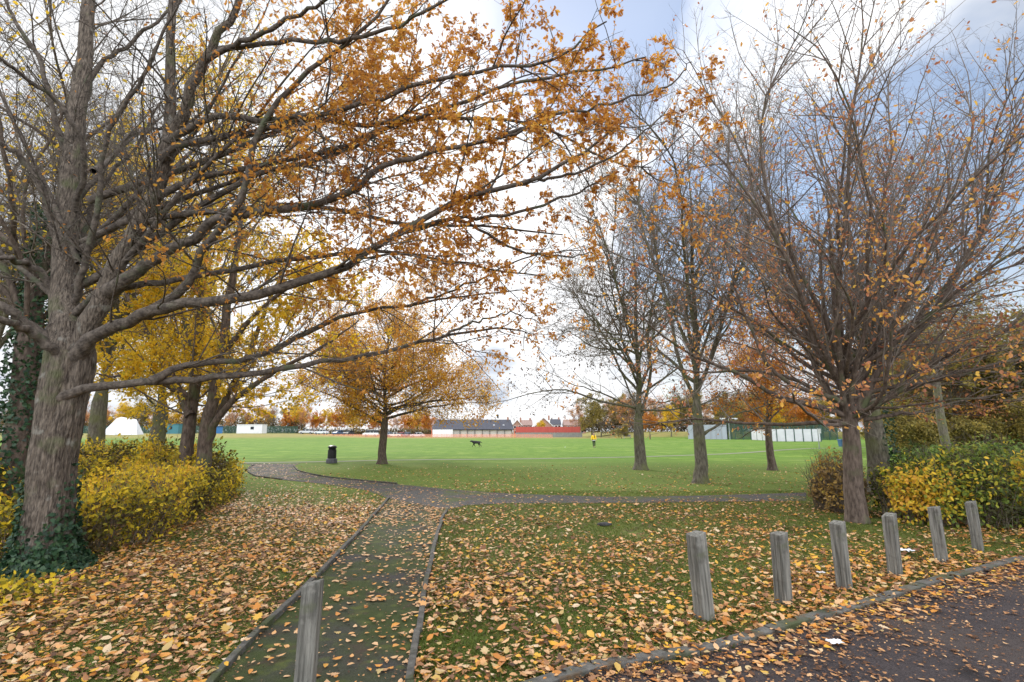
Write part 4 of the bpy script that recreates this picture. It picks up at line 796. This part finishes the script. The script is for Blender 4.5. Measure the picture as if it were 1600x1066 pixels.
def house(px0, px1, Y, eave, ridge, label, wall, roof, gable=False, seed=0):
    x0, x1 = box_on(px0, px1, Y); hw = (x1 - x0) / 2; root = empty('house', ((x0 + x1) / 2, Y, H((x0 + x1) / 2, Y)), label, 'house'); D = 8
    wz = MB()
    if gable:
        wz.prism([(-hw + .3, 0), (hw - .3, 0), (hw - .3, eave), (0, ridge - .25), (-hw + .3, eave)], 'y', 0, D); wz.build('wall', wall, root)
        r_ = MB(); t_ = .22
        for s in (-1, 1): r_.add([(s * hw, -.4, eave - .15), (0, -.4, ridge), (0, D + .4, ridge), (s * hw, D + .4, eave - .15), (s * hw, -.4, eave - .15 - t_), (0, -.4, ridge - t_), (0, D + .4, ridge - t_), (s * hw, D + .4, eave - .15 - t_)], [(0, 1, 2, 3), (4, 5, 6, 7), (0, 1, 5, 4), (2, 3, 7, 6), (0, 3, 7, 4)])
        rf = r_.build('roof', roof, root)
        b_ = MB()
        for s in (-1, 1): b_.add([(s * hw, -.46, eave - .15), (0, -.46, ridge), (0, -.46, ridge - .35), (s * hw, -.46, eave - .5)], [(0, 1, 2, 3)])
        b_.build('bargeboard', WHITE, rf)
    else:
        wz.box(-hw + .3, hw - .3, 0, D, 0, eave); wz.build('wall', wall, root)
        rf = MB().add([(-hw, -.4, eave - .1), (hw, -.4, eave - .1), (hw, D / 2, ridge), (-hw, D / 2, ridge), (-hw, D + .4, eave - .1), (hw, D + .4, eave - .1)], [(0, 1, 2, 3), (3, 2, 5, 4), (0, 3, 4), (1, 5, 2), (0, 4, 5, 1)]).build('roof', roof, root)
    MB().box(hw * .5, hw * .5 + .8, D / 2 - .4, D / 2 + .4, ridge - 1.2, ridge + .9).build('chimney', BRICK, rf)
    for k_ in range(2 if gable else 3):
        x = (-.45 + k_ * .9) * hw if gable else (-.6 + .6 * k_) * hw
        for z in (.9, eave - 1.6):
            wn = MB().box(x - .6, x + .6, -.08, 0, z, z + 1.2).build('window', WHITE, root); MB().box(x - .5, x + .5, -.11, -.085, z + .1, z + 1.1).build('pane', GLASS, wn)
house(646, 688, 235, 4.6, 7.4, 'brick house with red brown roof behind the orange tree and pavilion', BRICK, TILE)
house(732, 748, 250, 5.8, 9.0, 'small gabled house peeping over the pavilion roof on the left', BRICK, TILE, True)
house(744, 757, 240, 6.0, 9.0, 'red gable of a house showing just above the middle of the pavilion roof', BRICK, TILE, True)
house(800, 816, 225, 4.6, 7.0, 'gabled house with white bargeboards right beside the pavilion', BRICK, TILE, True)
house(812, 832, 235, 4.6, 7.0, 'house with plain brown roof behind the red fence, left of the yellow tree', BRICK, TILE)
house(834, 864, 230, 4.2, 8.0, 'broad gabled house directly behind the small yellow tree', BRICK, TILE, True)
house(860, 876, 245, 5.0, 7.6, 'small house with dark slate roof and white gable above the red fence', WHITE, SLATE)
house(880, 915, 240, 4.4, 7.0, 'house with pale brown roof half hidden by trees beyond the red fence', BRICK, TILE)

def netting():
    m = bpy.data.materials.new('orange_netting'); m.use_nodes = True; t = m.node_tree; b_ = t.nodes['Principled BSDF']; b_.inputs['Base Color'].default_value = (.80, .36, .24, 1); b_.inputs['Roughness'].default_value = .7
    b_.inputs['Alpha'].default_value = .28
    return m
NET = netting(); NETP = M('orange_barrier_post', (.60, .16, .08), .7)
def barrier(px0, px1, Y0, Y1, label):
    n = 18; root = None; P_ = [np.array([(px0 + (px1 - px0) * t - CX) / F * (Y0 + (Y1 - Y0) * t), Y0 + (Y1 - Y0) * t]) for t in np.linspace(0, 1, n)]; c = P_[n // 2]
    root = empty('barrier_fence', (c[0], c[1], 0), label, 'barrier'); g = random.Random(int(px0)); V, f = [], []
    for k_, p in enumerate(P_):
        V += [(p[0] - c[0], p[1] - c[1], .05), (p[0] - c[0], p[1] - c[1], 1.0 + g.uniform(-.08, .05))]
        if k_: f.append((2 * k_ - 2, 2 * k_, 2 * k_ + 1, 2 * k_ - 1))
    me = bpy.data.meshes.new('netting'); me.from_pydata(V, [], f); me.update(); o = put('netting', me, NET, root); o.modifiers.new('thickness', 'SOLIDIFY').thickness = .01
    for p in P_: MB().lathe([(.035, 0), (.035, 1.1)], 6, (p[0] - c[0], p[1] - c[1] + .05)).build('stake', NETP, root)
barrier(440, 677, 146, 150, 'orange netting barrier running in front of the parked cars')
barrier(677, 806, 150, 150, 'orange netting barrier running in front of the pavilion')
barrier(806, 862, 150, 143, 'orange netting barrier angled out in front of the red fence')
for px, lab in ((676.5, 'tall red post at the left end of the white hoarding'), (804, 'tall red post at the right end of the pavilion')):
    x = (px - CX) / F * 152; o = tag(MB().lathe([(.14, 0), (.14, .1), (.10, .2), (.10, 2.5), (.13, 2.55), (.02, 2.7)], 10).build('barrier_post', NETP), lab, 'post'); o.location = (x, 152, 0)
def fence_run(name, label, px0, px1, Y0, Y1, z0, z1, mat, pm, npan, cat='fence', thick=.08, gapz=0):
    P_ = [np.array([(px0 + (px1 - px0) * t - CX) / F * (Y0 + (Y1 - Y0) * t), Y0 + (Y1 - Y0) * t]) for t in np.linspace(0, 1, npan + 1)]; c = P_[npan // 2]; h = float(H(c[0], c[1]))
    root = empty(name, (c[0], c[1], h), label, cat)
    for a, b_ in zip(P_[:-1], P_[1:]):
        q = (b_ - a) * .02; MB().beam(a + q - c, b_ - q - c, thick, z0, z1).build('panel', mat, root)
    for p in P_: MB().box(p[0] - c[0] - .06, p[0] - c[0] + .06, p[1] - c[1] - .12, p[1] - c[1] + .06, 0, z1 + .06).build('post', pm, root)
fence_run('red_fence', 'tall red boarded fence on a low wall to the right of the pavilion', 806, 905, 163, 163, 1.45, 3.2, REDF, REDF, 8)
o = tag(MB().beam(yp(806, 162), yp(908, 162), .3, 0, 1.35).beam(yp(806, 162), yp(908, 162), .4, 1.35, 1.43).build('low_wall', GREYW), 'low grey block wall beneath the red fence', 'wall')
MESHG = M('green_mesh', (.025, .07, .05), .8, (.04, .09, .065), 4); MESHG.node_tree.nodes['Principled BSDF'].inputs['Alpha'].default_value = .5
GREENP = M('green_post', (.05, .10, .085), .6); PANELG = M('grey_steel_sheet', (.36, .39, .44), .55, (.30, .33, .38), 1.2, stretch=(1, 1, .2)); PANELW = M('white_board', (.62, .62, .66), .7, (.54, .54, .58), 1)
fence_run('sheet_fence', 'grey sheet fence of the court seen behind the tall bare tree', 1071, 1131, 118, 114, .05, 3.2, PANELG, GREYM, 7)
fence_run('mesh_fence', 'tall dark green mesh fence of the court behind the orange leaved slim tree', 1131, 1300, 114, 104, .05, 3.6, MESHG, GREENP, 14, thick=.04)
fence_run('white_board_fence', 'short white board run at the left corner of the court', 1168, 1193, 108, 100, .05, 2.1, PANELW, GREENP, 3)
fence_run('white_board_fence', 'long white board run facing the field behind the slim orange tree', 1193, 1274, 91, 90, .05, 2.15, PANELW, GREENP, 6)
o = empty('floodlight_mast', (*yp(1134.5, 108), 0), 'pale pole with a crossbar rising above the green court fence', 'mast'); MB().lathe([(.09, 0), (.06, 4.4)], 8).build('pole', GREYM, o); MB().box(-1.9, 1.9, -.06, .06, 4.35, 4.5).build('crossbar', WHITE, o)
for s in (-1.5, 1.5): MB().box(s - .25, s + .25, -.12, .12, 4.08, 4.34).build('lamp', GREYM, o)
o = empty('signpost', gp(1280.5, 702), 'slim grey signpost with a small plate beside the path across the field', 'sign'); MB().lathe([(.045, 0), (.045, 2.05)], 8).build('pole', GREYM, o); MB().box(-.02, .30, -.06, -.045, 1.55, 2.0).build('plate', WHITE, o)
BLUE = M('blue_plastic', (.05, .13, .26), .5)
o = empty('litter_bin', gp(1317, 698), 'blue box shaped bin near the path, left of the beech trunk', 'bin'); MB().add([(-.3, -.3, 0), (.3, -.3, 0), (.3, .3, 0), (-.3, .3, 0), (-.36, -.36, .75), (.36, -.36, .75), (.36, .36, .75), (-.36, .36, .75)], [(3, 2, 1, 0), (4, 5, 6, 7), (0, 1, 5, 4), (1, 2, 6, 5), (2, 3, 7, 6), (3, 0, 4, 7)]).build('body', BLUE, o, bevel=.03); MB().box(-.4, .4, -.4, .4, .752, .84).build('lid', BLUE, o, bevel=.03)
def bench(b, label, rz=0):
    o = empty('park_bench', b, label, 'bench', rz); W = M('bench_wood', (.20, .19, .19), .8)
    MB().box(-.9, .9, -.25, .2, .42, .47).build('seat', W, o); MB().box(-.9, .9, .22, .27, .55, .95).build('backrest', W, o)
    for s in (-.75, .75): MB().box(s - .04, s + .04, -.22, .26, 0, .42).build('leg', GREYM, o)
x = (977 - CX) / F * 128; bench((x, 128, float(H(x, 128))), 'grey bench at the foot of the grass bank beyond the field')
# things at the far left
def tarp():
    Y = 118; x0, x1 = box_on(167, 224, Y); c = (x0 + x1) / 2; root = empty('white_tent', (c, Y, float(H(c, Y))), 'white peaked tent like cover standing on the grass beyond the left hedge', 'tent'); W = M('white_canvas', (.74, .75, .79), .8, (.66, .67, .72), .8, bump=.3)
    a, e_ = x0 - c, x1 - c
    V = [(a, 0, 0), (-1.0, -1.6, -.1), (e_, 0, 0), (e_ - .6, 3, 0), (a + .8, 3, 0), (-1.4, .6, 3.7), (e_ - .9, .5, 3.4), (.9, -.5, 3.0), (.9, -1.9, -.1), (-.2, .4, 4.0)]
    MB().add(V, [(0, 1, 5), (1, 8, 7, 5), (8, 2, 6, 7), (5, 7, 9), (7, 6, 9), (6, 3, 9), (3, 4, 9), (4, 5, 9), (4, 0, 5), (2, 3, 6)]).build('canvas', W, root)
    MB().beam((a, 0), (-1.0, -1.6), .15, -.1, .35).beam((-.9, -1.75), (.95, -2.05), .15, -.1, .4).build('skirt', WHITE, root)
tarp()
def cabin(px0, px1, Y, h, label, wall, name='cabin', roofm=None):
    x0, x1 = box_on(px0, px1, Y); c = (x0 + x1) / 2; hw = (x1 - x0) / 2; root = empty(name, (c, Y, float(H(c, Y))), label, 'cabin')
    MB().box(-hw, hw, 0, 3, .1, h).build('wall', wall, root); MB().box(-hw - .1, hw + .1, -.15, 3.15, h, h + .15).build('roof', roofm or WHITE, root)
    wd = MB().box(hw * .1, hw * .35, -.07, 0, .5 * h, .8 * h).build('window', DARK, root); MB().box(hw * .12, hw * .33, -.10, -.075, .53 * h, .77 * h).build('pane', GLASS, wd)
    MB().box(-hw * .6, -hw * .3, -.06, 0, .1, .85 * h).build('door', wall, root)
cabin(376, 415, 150, 2.5, 'white site cabin at the far left side of the playing field', WHITE)
cabin(256, 286, 125, 2.3, 'teal container glimpsed between the trunks on the left', M('teal_paint', (.06, .20, .24), .6), 'container', M('teal_roof', (.05, .16, .20), .6))
cabin(334, 345, 140, 1.8, 'small bright blue cabin beside the many stemmed tree', M('bright_blue_paint', (.05, .22, .55), .5), 'cabin', M('blue_roof', (.04, .15, .40), .5))
fence_run('mesh_fence', 'dark green mesh fence along the far left edge of the playing field', 20, 470, 165, 175, .05, 2.4, MESHG, GREENP, 26, thick=.04)
# cars
def make_car(kind):
    root = empty('parked_car', (0, 0, 0), 'car', 'car', 0, 'cars parked beyond the playing field'); CARW = bpy.data.materials.get('car_paint_white') or M('car_paint_white', (.70, .71, .73), .3)
    b_ = MB(); low = [(-2.1, .32), (-2.12, .62), (-2.0, .82), (-1.2, .95), (1.55, .95), (2.02, .86), (2.1, .6), (2.1, .32)]; up = [(-1.2, .94), (-.55, 1.42), (.9, 1.46), (1.75, .94)]
    if kind == 'van': low = [(-2.3, .35), (-2.32, .75), (-2.1, 1.0), (-1.6, 1.12), (2.28, 1.12), (2.3, .35)]; up = [(-1.6, 1.11), (-1.1, 1.95), (2.2, 1.98), (2.28, 1.11)]
    b_.prism(low, 'y', -.85, .85); b_.build('body', CARW, root, bevel=.05)
    MB().prism(up, 'y', -.72, .72).build('cabin_glass', GLASS, root, bevel=.04)
    t_ = 0.03; rf = MB().prism([(up[1][0] - .02, up[1][1] - .02), (up[1][0], up[1][1] + .05), (up[2][0], up[2][1] + .05), (up[2][0] + .05, up[2][1] - .02)], 'y', -.74, .74); rf.build('roof', CARW, root)
    pl = MB()
    for s in (-1, 1):
        for x in (-.12, .85): pl.box(x - .05, x + .05, s * .735 - .02, s * .735 + .02, .9, 1.44)
    pl.build('pillar', CARW, root)
    for x in (-1.35, 1.3):
        for s in (-1, 1):
            wm = MB(); n = 16; y0, y1 = s * .68, s * .88
            v = [(x + .32 * math.cos(a * 2 * math.pi / n), yy, .32 + .32 * math.sin(a * 2 * math.pi / n)) for yy in (y0, y1) for a in range(n)]
            wm.add(v, [tuple(range(n)), tuple(range(n, 2 * n))] + [(a, (a + 1) % n, n + (a + 1) % n, n + a) for a in range(n)]); wo = wm.build('wheel', DARK, root)
            v = [(x + .19 * math.cos(a * 2 * math.pi / n), s * .89, .32 + .19 * math.sin(a * 2 * math.pi / n)) for a in range(n)]; MB().add(v + [(x, s * .87, .32)], [(a, (a + 1) % n, n) for a in range(n)]).build('rim', GREYM, wo)
    for s in (-.6, .6): MB().box(-2.13, -2.0, s - .18, s + .18, .62, .76).build('headlight', GREYM, root)
    for s in (-.6, .6): MB().box(2.0, 2.125, s - .16, s + .16, .62, .8).build('tail_light', REDF, root)
    return root
car0, van0 = make_car('car'), make_car('van'); PAINT = {}
def paint(c):
    if c not in PAINT: PAINT[c] = M('car_paint', c, .3, tuple(v * .93 for v in c), 2)
    return PAINT[c]
used = set()
for px, Y, rz, src, c, lab in [(484, 158, 8, car0, (.55, .57, .60), 'leftmost parked car, pale grey, half behind orange leaves'), (507, 158, -12, car0, (.66, .70, .74), 'pale silver parked car left of the litter bin beyond the netting'),
    (533, 160, 70, car0, (.10, .15, .26), 'dark blue parked car facing the field'), (549, 160, 80, car0, (.05, .05, .06), 'black parked car between the blue car and the white van'),
    (583, 156, 5, van0, (.74, .75, .76), 'white van parked just left of the round orange tree trunk'), (609, 158, 75, car0, (.38, .46, .55), 'pale blue car just right of the round orange tree trunk'),
    (619, 158, 4, car0, (.72, .72, .71), 'white car parked left of the red car'), (630, 160, 85, car0, (.40, .05, .05), 'red car parked among the pale cars'),
    (639, 160, 80, car0, (.09, .13, .22), 'navy car parked right of the red car'), (655, 156, -4, car0, (.60, .63, .68), 'rightmost parked car, silver, near the white hoarding')]:
    o = src if src.name not in used else copy_tree(src); used.add(src.name); used.add(o.name)
    x = (px - CX) / F * Y; o.location = (x, Y, float(H(x, Y))); o.rotation_euler = (0, 0, R(rz)); o['label'] = lab
    for ch in o.children:
        if ch.name.split('.')[0] in ('body', 'roof', 'pillar'): recolour(ch, paint(c))

# ------------------------------------------------------------------ far trees
def proto(seed, height, limbs, leaf, mats, fork=1.6, r0=.2):
    return gen_tree('distant_tree', 'tree', 'tree', (0, 0, 0), height, r0, fork, limbs, [lvl(2.6, .4, (.8, 2.6), 6, (46, 12), .10, .04, .012, .014), lvl(3.4, .5, (.4, 1.3), 4, (46, 12), .12, .04, .012, .011), lvl(2.6, .5, (.3, .8), 3, (46, 12), .12, .03, .012, .009)], leaf, mats, seed, K=8)
cl_ = lambda p: np.clip(.6 + .8 * vn(p, .5), .08, 1)
PR = {'brown': proto(61, 10, [(20, 1.5, 6.5, 15, 65, 3.5, 5.5, .05)], (9000, (.14, .24), cl_, .35, .16), (BARK_GREY, TWIG_RED, L_BEECH)),
      'yellow': proto(62, 8, [(20, 1.4, 6.5, 20, 75, 2.6, 4.4, .05)], (14000, (.18, .30), cl_, .35, .16), (BARK_GREY, TWIG, L_YELLOW)),
      'orange': proto(63, 8, [(20, 1.4, 6.5, 20, 80, 2.8, 4.4, .05)], (14000, (.18, .30), cl_, .35, .16), (BARK_RED, TWIG, L_ORANGE)),
      'olive': proto(64, 9, [(22, 1.0, 7, 15, 80, 2.6, 4.4, .06)], (17000, (.18, .30), cl_, .35, .16), (BARK_GREY, TWIG, L_OLIVE)),
      'bare': proto(65, 11, [(20, 2.0, 7.5, 10, 55, 3.5, 5.5, .05)], (1200, (.14, .22), cl_, .35, .16), (BARK_GREY, TWIG, L_DARK)),
      'shrub': proto(66, 3.2, [(14, .2, 1.6, 20, 80, 1.2, 2.2, .06)], (7000, (.12, .2), cl_, .35, .16), (BARK_RED, TWIG, L_OLIVE), fork=.3, r0=.08)}
FIRST = set(); gt = random.Random(9)
def far_tree(kind, px, Y, sc, label, group=None, dz=0):
    o = PR[kind] if kind not in FIRST else copy_tree(PR[kind]); FIRST.add(kind)
    x = (px - CX) / F * Y; o.location = (x, Y, float(H(x, Y)) + dz); o.rotation_euler = (0, 0, gt.uniform(0, 6.28)); o.scale = (sc * gt.uniform(.9, 1.15), sc * gt.uniform(.9, 1.15), sc)
    o['label'] = label; o.name = {'shrub': 'distant_shrub'}.get(kind, 'distant_tree'); o['category'] = 'shrub' if kind == 'shrub' else 'tree'
    if group: o['group'] = group
    return o
far_tree('yellow', 845, 200, .62, 'small bright yellow tree rising above the red fence')
far_tree('orange', 1012, 118, .72, 'small orange tree at the bank, just right of the mossy trunk')
far_tree('yellow', 1045, 128, .8, 'pale yellow tree on the grass bank left of the court')
far_tree('olive', 925, 150, 1.25, 'tall yellow green tree behind the person in the yellow jacket')
far_tree('shrub', 968, 128, .9, 'small round green bush beside the far bench')
for k_ in range(34):
    far_tree(['brown', 'bare', 'olive', 'brown', 'yellow'][k_ % 5], -10 + k_ * 14.5 + gt.uniform(-12, 12), gt.uniform(182, 225), gt.uniform(.8, 1.25), 'distant autumn tree in the row along the far left side of the field', 'trees along the far left of the field')
for k_ in range(20):
    far_tree(['orange', 'yellow', 'brown', 'orange'][k_ % 4], 452 + k_ * 11.8 + gt.uniform(-6, 6), gt.uniform(172, 205), gt.uniform(.75, 1.05), 'distant orange or yellow tree in the row behind the parked cars', 'trees behind the parked cars')
for k_ in range(28):
    far_tree(['brown', 'olive', 'bare', 'brown', 'olive'][k_ % 5], 905 + k_ * 13 + gt.uniform(-8, 8), gt.uniform(148, 190), gt.uniform(.9, 1.25), 'distant brown or olive tree on the bank beyond the field', 'trees on the far bank')
for k_ in range(14):
    far_tree(['olive', 'brown', 'orange', 'olive', 'yellow'][k_ % 5], 1130 + k_ * 18 + gt.uniform(-8, 8), gt.uniform(120, 135), gt.uniform(.8, 1.1), 'distant tree in the thicket behind the court fence', 'trees behind the court')
for k_ in range(24):
    far_tree(['olive', 'brown', 'bare', 'olive'][k_ % 4], 1375 + k_ * 15 + gt.uniform(-10, 10), gt.uniform(34, 66), gt.uniform(.75, 1.1), 'olive or brown tree in the wood at the right edge of the park', 'trees of the right hand wood')
for k_ in range(11):
    far_tree('shrub', 1380 + k_ * 28 + gt.uniform(-10, 10), gt.uniform(30, 42), gt.uniform(.7, 1.0), 'olive green shrub at the front of the right hand wood', 'shrubs before the right hand wood')

L_FAR = LEAF('hedgerow_leaf', [(.05, .045, .025), (.10, .075, .035), (.16, .11, .04), (.26, .15, .05), (.20, .18, .05)], .3)
hedge('hedgerow', 'brown olive hedgerow along the far left edge of the field', [yp(-40, 185), yp(120, 185), yp(300, 188), yp(480, 182)], 6, 6.5, 19000, (.35, .7), L_FAR, 91, 500)
hedge('hedgerow', 'low brown hedgerow behind the parked cars', [yp(470, 176), yp(560, 174), yp(676, 172)], 3, 2.6, 7000, (.3, .6), L_FAR, 92, 300)
o_ = hedge('hedgerow', 'dark hedgerow on top of the grass bank beyond the field', [yp(908, 172), yp(1000, 160), yp(1120, 150), yp(1300, 146)], 5, 4.6, 14000, (.35, .7), L_FAR, 93, 500)
bpy.data.objects[[o.name for o in S.objects if o.get('label', '').startswith('dark hedgerow')][0]].location.z = 1.2
